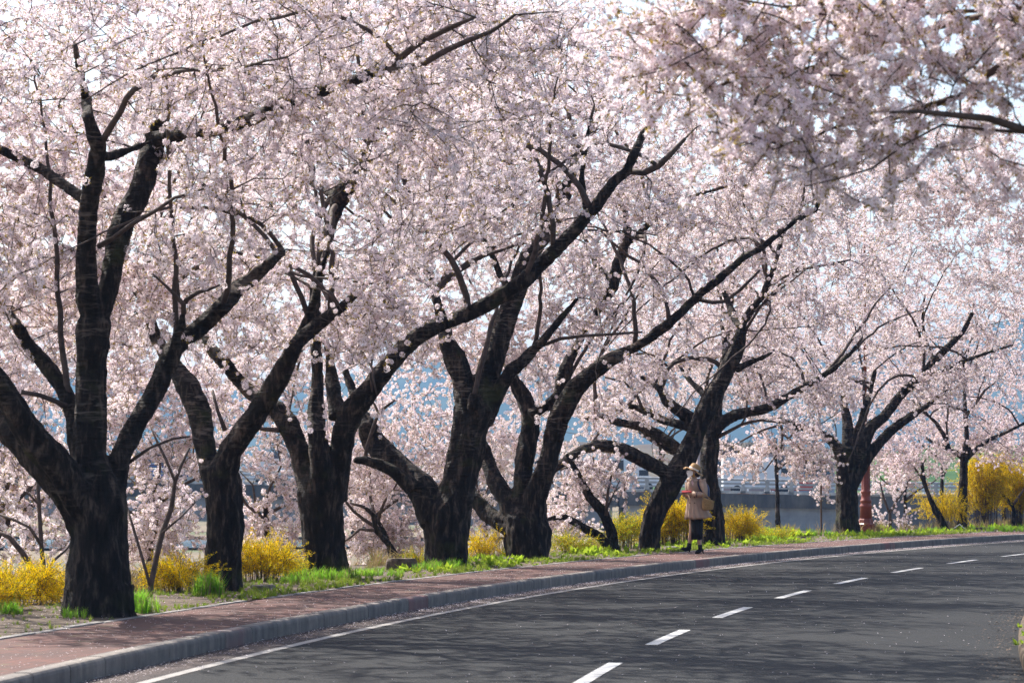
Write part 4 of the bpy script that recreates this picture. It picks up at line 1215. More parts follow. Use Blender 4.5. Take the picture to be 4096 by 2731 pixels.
# ------------------------------------------------------------------ bridge over the river
BY, BM = 220.0, ppm(220.0)
br = thing('bridge', (0, BY, H + (1920 - 1897) / BM), 'long grey concrete road bridge with round topped railing crossing behind the trees', 'bridge')
br.rotation_euler = (0, math.atan(0.018), 0)
cuts = [-72, -51.7, -31.7, -11.7, 8.26, 27.0]
for a, b_ in zip(cuts, cuts[1:]):
    mb = MB(); mb.box(((a + b_) / 2, 6, -1.69), (b_ - a - 0.12, 12, 1.06))
    mb.build('parapet_beam', M['parapet'], br)
    mb = MB(); mb.box(((a + b_) / 2, 6, -2.30), (b_ - a - 0.3, 11.4, 0.16)); mb.box(((a + b_) / 2, 6, -3.2), (b_ - a - 0.9, 11.2, 1.66))
    mb.build('girder', M['girder'], br)
mb = MB(); mb.box((60, 6, -1.69), (65.8, 12, 1.06)); mb.build('parapet_beam', M['parapet'], br)
mb = MB(); mb.box((60, 6, -3.4), (65.6, 11.3, 2.3)); mb.build('abutment', M['girder'], br)
for a in cuts[1:5]:
    mb = MB(); mb.box((a, 6, -5.0), (1.5, 9, 2.0)); mb.box((a, 6, -4.1), (2.3, 10.6, 0.26))
    mb.build('pier', M['parapet'], br)
for nm, z, hh, dd in (('mid_rail', -0.40, 0.17, 0.16), ('low_rail', -0.70, 0.13, 0.2), ('plinth', -1.05, 0.2, 0.34)):
    mb = MB(); mb.box((10, 0.2, z), (164, dd, hh)); mb.build(nm, M['rail'], br)
mb = MB(); mb.tube([(-72, 0.2, -0.09), (92, 0.2, -0.09)], 0.095, 12); mb.build('top_rail', M['rail'], br, smooth=True)
pm = MB(); pm.box((0, 0, -0.95), (0.40, 0.34, 0.42)); pm.box((0, 0, -0.66), (0.30, 0.27, 0.16)); pm.box((0, 0, -0.45), (0.24, 0.24, 0.30)); pm.box((0, 0, -0.22), (0.34, 0.28, 0.16))
pme = mesh('railing_post', pm.v, pm.f); pme.materials.append(M['rail'])
for i in range(88):
    o = link('railing_post', pme, parent=br); o.location = (-71.4 + i * 1.86, 0.2, 0)
M['farrail'] = flat('painted_far_rail', (0.62, 0.68, 0.74), 0.5, 0.1)
for z in (-0.30, -0.62):
    mb = MB(); mb.box((10, 11.6, z), (164, 0.12, 0.16)); mb.build('far_rail', M['farrail'], br)
fm = MB(); fm.box((0, 0, -0.6), (0.14, 0.14, 0.9)); fme = mesh('far_railing_post', fm.v, fm.f); fme.materials.append(M['farrail'])
for i in range(80):
    o = link('far_railing_post', fme, parent=br); o.location = (-71 + i * 2.05, 11.6, 0)
M['orange'] = flat('faded_orange_paint', (0.55, 0.26, 0.10), 0.7, 0.3)
om = MB(); om.box((0, -0.01, -1.155), (0.9, 0.36, 0.03)); ome = mesh('orange_mark', om.v, om.f); ome.materials.append(M['orange'])
for i in range(70):
    if noise.noise(Vector((i * 0.7, 2, 2))) > -0.1:
        o = link('orange_mark', ome, parent=br); o.location = (-60 + i * 1.9, 0.19, 0.005)
# rough wall right of the bridge
wv = MB(); 
xa, xb = P(3415, 2000, 200).x, P(4500, 2000, 200).x
wv.box(((xa + xb) / 2, 200.5, -1.55), (xb - xa, 1.0, 3.9))
w_ = wv.build('retaining_wall', M['wall'], label='rough grey rendered retaining wall behind the red lamp post', cat='wall')
mb = MB(); mb.box(((xa + xb) / 2, 200.45, 0.47), (xb - xa + 0.1, 1.25, 0.14)); mb.build('coping', M['edging'], w_)

# vehicles on the bridge
def vehicle(kind, px, L, hgt, body_col, label, cat, band=None, Y=226.5):
    X = P(px, 1900, Y).x
    z0 = br.location.z - 1.16 - 0.018 * X
    t = thing(kind, (X, Y, z0), label, cat)
    bm_ = flat(kind + '_paint', body_col, 0.3, 0.03)
    gl = flat(kind + '_glass', (0.03, 0.04, 0.05), 0.1, 0.05)
    rb_ = flat('tyre_rubber', (0.02, 0.02, 0.02), 0.9, 0.1)
    W_ = 1.9 if hgt < 2.5 else 2.4
    prof = {'delivery_truck': [(-L / 2, .45), (-L / 2, hgt), (L / 2 - 1.7, hgt), (L / 2 - 1.65, hgt - .6), (L / 2 - .6, hgt - .65), (L / 2 - .05, hgt * .5), (L / 2, .5)],
            'bus': [(-L / 2, .35), (-L / 2, hgt - .1), (-L / 2 + .2, hgt), (L / 2 - .3, hgt), (L / 2 - .05, hgt - .3), (L / 2, .4)],
            'van': [(-L / 2, .35), (-L / 2, hgt - .15), (-L / 2 + .25, hgt), (L / 2 - 1.6, hgt), (L / 2 - .9, hgt * .58), (L / 2 - .1, hgt * .45), (L / 2, .35)],
            'car': [(-L / 2, .3), (-L / 2, .85), (-L / 2 + .5, .95), (-L / 2 + 1.0, hgt), (L / 2 - 1.9, hgt), (L / 2 - 1.1, .95), (L / 2 - .1, .8), (L / 2, .3)]}[kind]
    v = [(x, -W_ / 2, z) for x, z in prof] + [(x, W_ / 2, z) for x, z in prof]
    n = len(prof)
    f = [tuple(range(n)), tuple(range(2 * n - 1, n - 1, -1))] + [((i + 1) % n, i, i + n, (i + 1) % n + n) for i in range(n)]
    b0 = link('body', mesh('body', v, f), bm_, t)
    mb = MB()
    if kind == 'bus':
        k = int(L / 1.5)
        for i in range(k):
            mb = MB(); mb.box((-L / 2 + 0.9 + i * 1.45, -W_ / 2 - .004, hgt * .68), (1.25, .02, hgt * .28)); mb.build('window', gl, t)
    elif kind == 'car':
        mb.box((-0.3, -W_ / 2 - .004, 1.14), (L * .42, .02, .28)); mb.build('window', gl, t)
    else:
        mb.box((L / 2 - (1.35 if kind == 'van' else 1.05), -W_ / 2 - .004, hgt * (.70 if kind == 'van' else .62)), (.75, .02, .45)); mb.build('window', gl, t)
    if band:
        mb = MB(); mb.box((0, -W_ / 2 - .012, hgt * .36), (L * .98, .02, hgt * .16)); mb.build('stripe', flat(kind + '_stripe', band, 0.4, 0.05), t)
    for sx in (-L * .32, L * .30):
        for sy in (-1, 1):
            mb = MB(); mb.tube([(sx, sy * (W_ / 2 - .22), .34), (sx, sy * (W_ / 2 + .01), .34)], .34, 14); mb.build('wheel', rb_, t)
vehicle('bus', 2290, 9.5, 2.9, (0.62, 0.70, 0.74), 'pale blue bus with a teal stripe on the bridge left of the woman', 'bus', (0.02, 0.28, 0.30))
vehicle('van', 2520, 4.8, 2.1, (0.75, 0.77, 0.8), 'white van on the bridge just left of the bending trunk', 'van')
vehicle('delivery_truck', 3040, 6.0, 2.9, (0.7, 0.72, 0.75), 'white box truck on the bridge right of the woman', 'truck')
vehicle('car', 3190, 4.4, 1.5, (0.55, 0.08, 0.06), 'small red car on the bridge behind the white truck', 'car')
vehicle('van', 1120, 4.8, 2.1, (0.7, 0.72, 0.75), 'white van on the bridge seen between the second and third trunks', 'van')
vehicle('car', 660, 4.4, 1.5, (0.05, 0.12, 0.35), 'blue car on the bridge seen right of the nearest trunk', 'car')

# low buildings beyond the bridge
def building(px, w, hgt, Y, col, label, floors=2, nwin=6, z0=-0.5):
    X = P(px, 1900, Y).x
    t = thing('building', (X, Y, z0), label, 'building')
    mb = MB(); mb.box((0, 5, hgt / 2), (w, 10, hgt)); mb.build('wall', flat('building_wall', col, 0.8, 0.08, 0.4), t)
    mb = MB(); mb.box((0, 5, hgt + 0.15), (w + 0.6, 10.6, 0.3)); mb.build('roof', flat('building_roof', tuple(c * 0.5 for c in col), 0.8, 0.1), t)
    gl = flat('window_glass', (0.05, 0.07, 0.09), 0.1, 0.1)
    for fl in range(floors):
        for i in range(nwin):
            mb = MB(); mb.box((-w / 2 + (i + .5) * w / nwin, -0.02, (fl + .55) * hgt / floors), (w / nwin * .6, .1, hgt / floors * .45)); mb.build('window', gl, t)
building(1230, 14, 5.5, 420, (0.55, 0.57, 0.6), 'pale flat roofed building beyond the bridge left of the third trunk')
building(2380, 16, 5.0, 430, (0.6, 0.62, 0.66), 'long pale building beyond the bridge above the bus')
building(2970, 13, 6.0, 410, (0.42, 0.30, 0.26), 'brownish building beyond the bridge right of the woman')
building(3210, 9, 4.2, 400, (0.3, 0.34, 0.4), 'small dark blue grey building beyond the bridge')
building(700, 18, 6.0, 440, (0.5, 0.52, 0.56), 'wide grey building far beyond the bridge behind the thin saplings')

# bare trees beyond the bridge
def bare_tree(px, Y, hgt, seed, label):
    r = random.Random(seed)
    X = P(px, 1900, Y).x
    t = thing('bare_tree', (X, Y, -1.0), label, 'tree', 'bare trees beyond the bridge')
    mb, m2 = MB(), MB()
    mb.tube([(0, 0, 0), (r.uniform(-.2, .2), 0, hgt * .35), (r.uniform(-.3, .3), 0, hgt * .7)], [0.22, 0.17, 0.1], 7)
    def rec(p, d, L, rd, lv):
        q = p + d * L
        m2.tube([p, p.lerp(q, .5) + rnd_dir(r) * L * .06, q], [rd, rd * .8, rd * .55], 4, cap=False)
        if lv == 0: return
        for _ in range(4):
            dd = (d + rnd_dir(r) * .65 + Vector((0, 0, .25))).normalized()
            rec(p.lerp(q, r.uniform(.5, 1)), dd, L * .68, rd * .6, lv - 1)
    for k in range(7):
        a = r.uniform(0, 6.28)
        rec(Vector((0, 0, hgt * r.uniform(.25, .6))), Vector((math.cos(a) * .7, math.sin(a) * .7, 1)).normalized(), hgt * .27, .09, 3)
    mb.build('trunk', M['branch'], t); m2.build('branches', M['branch'], t, kind='stuff')
for i, (px, Y, h_, lb) in enumerate([(2340, 300, 6, 'leafless tree beyond the bridge over the bus'), (2440, 290, 5, 'leafless tree beyond the bridge left of the bending trunk'), (2960, 290, 7, 'tall leafless tree beyond the bridge, nearest the woman on her right'), (3150, 300, 6.5, 'leafless tree beyond the bridge in the middle of the right group'), (3260, 280, 5.5, 'leafless tree beyond the bridge above the thin brown post'), (1150, 300, 7, 'leafless tree beyond the bridge between second and third trunk'), (690, 290, 7, 'leafless tree beyond the bridge behind the thin sapling')]):
    bare_tree(px, Y, h_, 50 + i, lb)

# ------------------------------------------------------------------ red lamp post
M['redpaint'] = flat('oxide_red_paint', (0.20, 0.045, 0.028), 0.42, 0.25, 5, 0.2)
LX = P(3463, 1900, 76).x
lp = thing('street_lamp', (LX, 76, KH - .01), 'ornate oxide red street lamp with ringed column behind the broad tree', 'street lamp')
mb = MB(); mb.lathe((0, 0, 0), [(0, .24), (.24, .235), (.27, .2), (.36, .19), (.40, .165)], 8)
for k in range(24):
    a = 2 * math.pi * k / 24; mb.box((.228 * math.cos(a), .228 * math.sin(a), .12), (.02, .03, .22), a)
mb.build('plinth', M['redpaint'], lp)
mb = MB(); mb.lathe((0, 0, .40), [(0, .165), (.28, .15), (.30, .17), (.34, .17), (.37, .14), (.42, .14), (.44, .155), (.48, .155), (.50, .125), (.66, .12), (.68, .14), (.72, .14), (.74, .112), (1.70, .105), (1.72, .135), (1.76, .14), (1.80, .115), (1.9, .15), (1.96, .16), (2.0, .12), (2.1, .09), (2.2, .06)], 20)
mb.build('column', M['redpaint'], lp, smooth=True)
for k in range(12):
    a = 2 * math.pi * k / 12
    mb = MB(); mb.tube([(.108 * math.cos(a), .108 * math.sin(a), 1.16), (.102 * math.cos(a), .102 * math.sin(a), 2.08)], .012, 5); mb.build('flute', M['redpaint'], lp)
mb = MB(); mb.tube([(0, 0, 2.5), (0, 0, 8.9)], [.045, .032], 10); mb.build('pole', M['redpaint'], lp, smooth=True)
mb = MB(); mb.tube([(0, 0, 8.7), (.3, -.02, 9.02), (.9, -.05, 9.13), (1.75, -.1, 9.12)], [.045, .04, .035, .03], 8); mb.build('arm', M['redpaint'], lp, smooth=True)
lh = MB(); lh.box((2.18, -.12, 9.14), (.85, .30, .10), 0, .75); lh.box((1.78, -.1, 9.12), (.2, .14, .1)); lh.build('lamp_head', flat('lamp_housing', (0.10, 0.07, 0.07), 0.4, 0.1), lp)
ll = MB(); ll.box((2.2, -.12, 9.08), (.62, .22, .03)); ll.build('lens', flat('lamp_lens', (0.5, 0.48, 0.42), 0.2, 0.05), lp)

# thin brown post
q = G(3285, 2140)
mb = MB(); mb.box((0, 0, .62), (.045, .045, 1.24)); mb.box((0, 0, 1.25), (.06, .06, .02))
o = mb.build('marker_post', flat('brown_post', (0.12, 0.075, 0.05), 0.7, 0.2), label='thin brown metal post on the grass left of the broad tree', cat='post'); o.location = q

# ------------------------------------------------------------------ stones, stump, slab on the verge
def rock(name, px, py, w, d, h, seed, label, cat, mat, rot=0.0, flat_top=True):
    r = random.Random(seed); q = G(px, py, KH)
    n = 14; rings = []
    for k, (z, s) in enumerate([(-.05, 1.0), (h * .35, 1.03), (h * .8, 1.0), (h, .9 if flat_top else .6)]):
        rings.append([(w / 2 * s * math.cos(a) * (1 + .12 * noise.noise(Vector((math.cos(a) * 2, math.sin(a) * 2, seed + k * .3)))),
                       d / 2 * s * math.sin(a) * (1 + .12 * noise.noise(Vector((math.cos(a) * 2, math.sin(a) * 2, seed + 9 + k * .3)))), z + .012 * noise.noise(Vector((a, seed, k)))) for a in [2 * math.pi * i / n for i in range(n)]])
    mb = MB(); mb.rings(rings)
    o = mb.build(name, mat, label=label, cat=cat); o.location = (q.x, q.y, KH + .0); o.rotation_euler = (0, 0, rot)
M['rock'] = flat('weathered_stone', (0.13, 0.115, 0.10), 0.9, 0.45, 12, 0.8)
M['oldwood'] = flat('old_wood', (0.10, 0.07, 0.05), 0.9, 0.5, 14, 0.8)
rock('tree_stump', 1606, 2282, .50, .35, .19, 1, 'low sawn tree stump on the grass between third and fourth trunks', 'stump', M['oldwood'])
rock('stone', 1053, 2358, .30, .2, .065, 2, 'small grey stone on the grass right of the second trunk', 'stone', M['rock'])
rock('stone', 2020, 2243, .56, .3, .055, 3, 'flat wide stone lying just left of the fifth trunk', 'stone', M['rock'])
rock('stone', 3165, 2170, .22, .2, .05, 4, 'small dark stone at the edge of the red paving right of the woman', 'stone', M['oldwood'])
rock('stone', 3218, 2153, .42, .2, .05, 5, 'dark flat stone on the grass beside the thin brown post', 'stone', M['oldwood'])
rock('log', 3925, 2121, .55, .2, .09, 6, 'short dark log lying under the tall yellow bushes', 'log', M['oldwood'])
mb = MB(); mb.box((0, 0, .03), (.28, .55, .06)); o = mb.build('concrete_slab', M['edging'], label='small pale concrete slab on the ground between the two trunks behind the woman', cat='slab'); o.location = G(2690, 2197)
mb = MB(); q = G(3832, 2119)
mb.tube([(-.22, 0, .03), (-.1, .02, .10), (.0, 0, .17), (.06, -.02, .10), (.12, 0, .06), (.2, .02, .02)], .012, 6)
o = mb.build('white_hose', flat('white_plastic', (0.7, 0.7, 0.68), 0.4, 0.05), label='thin white bent hose lying against the foot of the slender dark tree', cat='hose', smooth=True); o.location = q + Vector((0, -.35, 0))

# ------------------------------------------------------------------ forsythia
def forsythia_spray(seed, green=0.12):
    r = random.Random(seed); sp = SP(); L = .42
    pts = [Vector((0, 0, 0))]; d = Vector((0, 0, 1))
    for i in range(4):
        d = (d + rnd_dir(r) * .2).normalized(); pts.append(pts[-1] + d * L / 4)
    for i in range(4): twig(sp, pts[i], pts[i + 1], .0035, .003)
    n = 30
    for k in range(n):
        t = (k + r.random()) / n * 4; i = min(3, int(t)); p = pts[i].lerp(pts[i + 1], t - i)
        e = rnd_dir(r); e.z = abs(e.z) * .4 - .1; e.normalize()
        if r.random() < green:
            b0 = p + e * .01; s_ = e.orthogonal().normalized() * .007
            sp.add([b0 - s_, b0 + s_, b0 + e * .035], [(0, 1, 2)], 3)
        else:
            flower(sp, p + e * .018, e + rnd_dir(r) * .5, r.uniform(.013, .019), r, 4, .35, .55, False)
    return sp
PROTO['yellow'] = proto_collection('forsythia_spray', [forsythia_spray(500 + i).mesh('forsythia_mesh', [M['yellow'], M['calyx'], M['twig'], M['newleaf']]) for i in range(5)])
PROTO['yellowgreen'] = proto_collection('forsythia_leafy_spray', [forsythia_spray(520 + i, .55).mesh('forsythia_leafy_mesh', [M['yellow'], M['calyx'], M['twig'], M['newleaf']]) for i in range(5)])
def forsythia(px, Y, hw, ht, n, label, seed, proto='yellow', per=12):
    """hw, ht in metres"""
    r = random.Random(seed)
    X = P(px, 1900, Y).x
    z = max(ground_z(X, Y), KH - 1.2)
    base = Vector((X, Y, z))
    t = thing('forsythia_bush', base, label, 'bush', 'forsythia bushes along the verge')
    mb = MB(); pp, rr, ss = [], [], []
    for k in range(n):
        a = r.uniform(0, 2 * math.pi); q0 = Vector((math.cos(a), math.sin(a) * .7, 0)) * hw * r.random() * .7
        out = Vector((math.cos(a), math.sin(a) * .8, 0)) * hw * r.uniform(.2, .75)
        h_ = ht * r.uniform(.55, 1.08)
        p1 = q0 + out * .3 + Vector((0, 0, h_ * .75)); p2 = q0 + out * .8 + Vector((0, 0, h_)); p3 = q0 + out * 1.25 + Vector((0, 0, h_ * r.uniform(.55, .9)))
        pts = [q0 + Vector((0, 0, -.1)), q0 * 1.0 + out * .1 + Vector((0, 0, h_ * .4)), p1, p2, p3]
        mb.tube(pts, [.006, .005, .004, .003, .002], 3, cap=False)
        for j in range(per):
            u = r.uniform(.9, 3.95); i = int(u)
            z_ = pts[i].lerp(pts[i + 1], u - i)
            dv = ((pts[i + 1] - pts[i]).normalized() * .7 + rnd_dir(r) * .8).normalized()
            pp.append(tuple(z_)); rr.append(tuple(euler_to(dv, r.uniform(0, 6.28)))); ss.append(r.uniform(.6, 1.1) * min(1.0, .45 + ht * .5))
    mb.build('stems', M['branch'], t, kind='stuff')
    scatter('flowers', PROTO[proto], pp, rr, ss, t, npick=5)
forsythia(60, 32.0, .55, .42, 60, 'yellow forsythia bush left of the nearest trunk', 1)
forsythia(-60, 30.5, .45, .34, 40, 'yellow forsythia bush cut by the left edge of the picture', 2)
forsythia(210, 32.6, .25, .30, 18, 'small yellow forsythia tight against the left of the nearest trunk', 3)
forsythia(710, 35.6, .42, .40, 46, 'yellow forsythia bush between the two nearest trunks', 4)
forsythia(1060, 39.4, .46, .52, 56, 'yellow forsythia bush right of the second trunk', 5)
forsythia(1180, 40.6, .28, .30, 16, 'low straggling forsythia left of the third trunk', 6, 'yellowgreen')
forsythia(1680, 47.6, .22, .2, 8, 'few yellow forsythia twigs left of the stout fourth trunk', 7, 'yellowgreen')
forsythia(1945, 50.8, .36, .42, 20, 'thin yellow forsythia between the fourth and fifth trunks', 8)
forsythia(2290, 54.4, .45, .34, 26, 'low yellow and green forsythia right of the fifth trunk', 9, 'yellowgreen')
forsythia(2510, 58.0, .34, .62, 34, 'yellow green forsythia bush between the slim crooked tree and the bending trunk', 10, 'yellowgreen')
forsythia(2700, 61.0, .52, .95, 110, 'tall yellow forsythia bush directly behind the walking woman', 11)
forsythia(2600, 60.5, .30, .60, 20, 'yellow forsythia showing left of the bending trunk', 12)
forsythia(2955, 64.5, .50, .62, 60, 'rounded yellow forsythia bush right of the upright dark trunk', 13)
forsythia(3080, 66.5, .50, .26, 28, 'low yellow green forsythia trailing off right toward the stones', 14, 'yellowgreen')
forsythia(3765, 81, .60, 1.05, 30, 'open sparse yellow forsythia left of the slender dark tree', 15)
forsythia(3935, 84, .62, 2.0, 130, 'tall yellow forsythia bush right of the slender dark tree', 16, per=12)
forsythia(4075, 85, .72, 1.9, 140, 'tall dense yellow forsythia bush at the right edge', 17, per=12)
forsythia(4230, 86, .7, 1.7, 60, 'tall yellow forsythia bush cut by the right edge', 18, per=12)

# ------------------------------------------------------------------ grass and weeds
def tuft(seed, mats, n=26, h=(.08, .2), lean=.5, w=.005, spread=.05):
    r = random.Random(seed); sp = SP()
    for k in range(n):
        a = r.uniform(0, 6.28); b0 = Vector((math.cos(a), math.sin(a), 0)) * spread * r.random()
        hh = r.uniform(*h); d = Vector((math.cos(a + r.uniform(-1, 1)), math.sin(a), 0)) * lean * hh * r.uniform(.2, 1)
        s_ = Vector((math.cos(a + 1.57), math.sin(a + 1.57), 0)) * w
        m1 = b0 + d * .35 + Vector((0, 0, hh * .6)); tp = b0 + d + Vector((0, 0, hh * r.uniform(.75, 1)))
        sp.add([b0 - s_, b0 + s_, m1 + s_ * .7, m1 - s_ * .7, tp], [(0, 1, 2, 3), (3, 2, 4)], 1 if r.random() < .12 else 0)
    return sp.mesh('grass_tuft_mesh', mats)
def weed(seed, mats):
    r = random.Random(seed); sp = SP()
    for k in range(14):
        a = r.uniform(0, 6.28); e = r.uniform(.2, 1.2); d = Vector((math.cos(a) * math.cos(e), math.sin(a) * math.cos(e), math.sin(e)))
        L = r.uniform(.05, .14); s_ = Vector((-math.sin(a), math.cos(a), 0)) * L * .22
        sp.add([Vector((0, 0, 0)), d * L * .5 + s_, d * L + Vector((0, 0, -.01)), d * L * .5 - s_], [(0, 1, 2, 3)], 0)
    return sp.mesh('weed_mesh', mats)
gm = [M['grass'], M['drygrass']]
PROTO['grass'] = proto_collection('grass_tuft', [tuft(700 + i, gm) for i in range(5)] + [weed(720 + i, gm) for i in range(2)])
PROTO['tall'] = proto_collection('tall_grass_tuft', [tuft(740 + i, [M['grass_bright'] if 'grass_bright' in M else M['grass'], M['drygrass']], 40, (.18, .42), .55, .006, .08) for i in range(3)])
PROTO['dry'] = proto_collection('dry_grass_tuft', [tuft(760 + i, [M['drygrass'], M['grass']], 24, (.1, .3), .7, .006, .09) for i in range(4)])
PROTO['leafy'] = proto_collection('leafy_weed', [weed(780 + i, [M['newleaf'], M['grass']]) for i in range(4)])
r = random.Random(77)
pp, rr, ss = [], [], []
while len(pp) < 6000:
    s = 16 + 84 * r.random(); o = WALK + .08 + 1.9 * r.random() ** 1.6
    p = K(s, o, KH)
    d_ = noise.noise(Vector((p.x * .5, p.y * .5, 1))) + .5 * noise.noise(Vector((p.x * 2.3, p.y * 2.3, 4)))
    near_bare = -.02 if 31 < s < 100 else .12
    if d_ < near_bare and r.random() < .85: continue
    pp.append(tuple(p)); rr.append((r.uniform(-.2, .2), r.uniform(-.2, .2), r.uniform(0, 6.28))); ss.append(r.uniform(.2, .62) * (.65 if s < 33 else 1))
scatter('grass', PROTO['grass'], pp, rr, ss, npick=7)
pp, rr, ss = [], [], []
for (px, py, rx_, n, sc_) in [(830, 2385, .17, 18, .9), (560, 2448, .3, 16, .75), (1180, 2332, .4, 14, .5), (1290, 2322, .45, 26, .6), (1380, 2318, .4, 18, .55), (1480, 2305, .5, 22, .45), (1750, 2275, .35, 16, .5), (1700, 2283, .3, 8, .5), (1830, 2268, .3, 12, .45), (280, 2470, .3, 10, .35), (20, 2460, .3, 12, .5), (3250, 2145, .7, 20, .6), (3450, 2143, .8, 14, .45), (3700, 2125, .9, 14, .45), (4010, 2125, 1.0, 24, .6), (3060, 2165, .7, 20, .5)]:
    q = G(px, py)
    for k in range(n):
        a = r.uniform(0, 6.28); t = r.random()
        pp.append((q.x + rx_ * t * math.cos(a), q.y + rx_ * .9 * t * math.sin(a), KH)); rr.append((r.uniform(-.2, .2), r.uniform(-.2, .2), r.uniform(0, 6.28))); ss.append(sc_ * r.uniform(.6, 1.1))
scatter('tall_grass', PROTO['tall'], pp, rr, ss, npick=3)
pp, rr, ss = [], [], []
for k in range(900):
    s = 48 + 50 * r.random(); o = WALK + .4 + 1.8 * r.random()
    p = K(s, o, KH)
    if noise.noise(Vector((p.x * .6, p.y * .6, 9))) < -.05: continue
    pp.append(tuple(p)); rr.append((r.uniform(-.3, .3), r.uniform(-.3, .3), r.uniform(0, 6.28))); ss.append(r.uniform(.5, 1.6))
for (px, py, n, sc_) in [(3170, 2150, 20, 2.0), (1720, 2285, 10, 1.4), (1950, 2262, 14, 1.2), (2350, 2215, 30, 1.5), (3565, 2128, 6, 1.8), (3060, 2140, 30, 2.0), (3010, 2160, 20, 1.6)]:
    q = G(px, py)
    for k in range(n):
        pp.append((q.x + r.gauss(0, .25), q.y + r.gauss(0, .4), KH)); rr.append((r.uniform(-.4, .4), r.uniform(-.4, .4), r.uniform(0, 6.28))); ss.append(sc_ * r.uniform(.6, 1.2))
scatter('weeds', PROTO['leafy'], pp, rr, ss, npick=4)
pp, rr, ss = [], [], []
for k in range(6000):
    s = 10 + 130 * r.random(); o = 3.8 + 26 * r.random() ** 1.6
    p = K(s, o); p.z = ground_z(p.x, p.y)
    if noise.noise(Vector((p.x * .3, p.y * .3, 19))) < -.1: continue
    pp.append(tuple(p)); rr.append((r.uniform(-.3, .3), r.uniform(-.3, .3), r.uniform(0, 6.28))); ss.append(r.uniform(.5, 1.6))
scatter('dry_grass', PROTO['dry'], pp, rr, ss, npick=4)
pp, rr, ss = [], [], []
for k in range(160):
    s = 16 + 14 * r.random(); o = -7.2 - 1.2 * r.random()
    p = K(s, o, .11)
    pp.append(tuple(p)); rr.append((0, 0, r.uniform(0, 6.28))); ss.append(r.uniform(.3, .7))
scatter('roadside_weeds', PROTO['leafy'], pp, rr, ss, npick=4)

# ------------------------------------------------------------------ fallen petals: real little petals lying about
def petals(name, samples, mat=None, size=(.006, .011)):
    v, f = [], []
    for (x, y, z) in samples:
        a = r.uniform(0, 6.28); s_ = r.uniform(*size); t = r.uniform(-.25, .25)
        c, q = math.cos(a) * s_, math.sin(a) * s_
        n = len(v)
        v += [(x - c, y - q, z), (x - q * .7, y + c * .7, z + s_ * t + .002), (x + c, y + q, z + s_ * abs(t) * 2), (x + q * .7, y - c * .7, z + .002)]
        f.append((n, n + 1, n + 2, n + 3))
    return link(name, mesh(name, v, f), mat or M['petal'], kind='stuff')
S = []
for k in range(5200):
    s = 16 + 80 * r.random(); o = r.uniform(.02, WALK + .3)
    if noise.noise(Vector((s * .5, o * 2, 3))) < -.15 and r.random() < .6: continue
    S.append(tuple(K(s, o, KH + .004 if o > .15 else KH + .006)))
for k in range(12000):
    s = 16 + 80 * r.random(); o = -abs(r.gauss(0, .2)) - .02
    if s < 32 and r.random() < .65: continue
    z = road_z(o) + .004 + (.012 * r.random() if o > -.35 else 0)
    S.append(tuple(K(s, o, z)))
for k in range(1300):
    s = 14 + 82 * r.random(); o = -r.uniform(.4, 6.9); S.append(tuple(K(s, o, road_z(o) + .004)))
for k in range(6000):
    s = 18 + 80 * r.random(); o = WALK + r.uniform(.1, 2.4); S.append(tuple(K(s, o, KH + .02)))
petals('fallen_petals', S)
S = [tuple(K(14 + 22 * r.random(), -7.2 + abs(r.gauss(0, .22)), .006 + .01 * r.random())) for k in range(900)]
petals('gutter_debris', S, M['oldwood'], (.006, .02))
S = [tuple(K(14 + 76 * r.random(), -abs(r.gauss(0, .16)) - .01, .006 + .01 * r.random())) for k in range(3500)]
petals('kerb_debris', S, M['oldwood'], (.005, .014))

# ------------------------------------------------------------------ the woman
wg = G(2787.8, 2212)
def u(xp, yp, y=0.0):
    return Vector(((xp - 480) / 727.0, y, (1440 - yp) / 727.0))
woman = thing('person', (wg.x, wg.y, KH - .004), 'woman in beige coat, straw hat and white mask walking left on the red paving', 'person')
skin = flat('skin', (0.52, 0.33, 0.24), 0.55, 0.06)
coatm = flat('beige_coat_cloth', (0.42, 0.29, 0.215), 0.85, 0.10, 10)
black = flat('black_cloth', (0.012, 0.012, 0.015), 0.8, 0.2)
strawm = flat('straw', (0.42, 0.25, 0.11), 0.8, 0.25, 60, 0.6)
mb = MB()
def ball(c, rx, ry, rz, n=14):
    rings = []
    for j in range(1, 9):
        a = math.pi * j / 9
        rings.append([(c[0] + rx * math.sin(a) * math.cos(2 * math.pi * k / n), c[1] + ry * math.sin(a) * math.sin(2 * math.pi * k / n), c[2] - rz * math.cos(a)) for k in range(n)])
    mb.rings(rings)
ball(u(432, 300, -.005), .082, .070, .108)                   # head
mb.tube([u(372, 285, -.01), u(352, 305, -.01), u(368, 318, -.01)], [.010, .017, .010], 8)   # nose
mb.tube([u(372, 335, -.012), u(362, 338, -.012)], [.02, .008], 8)                            # lips and chin
ball(u(452, 312, -.072), .014, .008, .026, 8)                # ears
ball(u(452, 312, .062), .014, .008, .026, 8)
mb.tube([u(446, 335), u(448, 380), u(450, 425)], [.046, .045, .062], 12)
mb.tube([u(450, 420), u(450, 520), u(452, 640), u(458, 760)], [.085, .115, .095, .125], 14)
mb.tube([u(455, 430, -.05), u(556, 445, -.14)], [.06, .05], 10); mb.tube([u(455, 430, .05), u(380, 445, .14)], [.06, .05], 10)
arm1 = [u(552, 448, -.15), u(578, 540, -.19), u(588, 622, -.2), u(500, 618, -.21), u(415, 608, -.17), u(380, 603, -.14)]
mb.tube(arm1, [.045, .042, .038, .036, .027, .024], 10)
arm2 = [u(372, 450, .15), u(368, 540, .16), u(372, 628, .12), u(345, 640, .03), u(318, 632, -.03)]
mb.tube(arm2, [.045, .042, .038, .032, .025], 10)
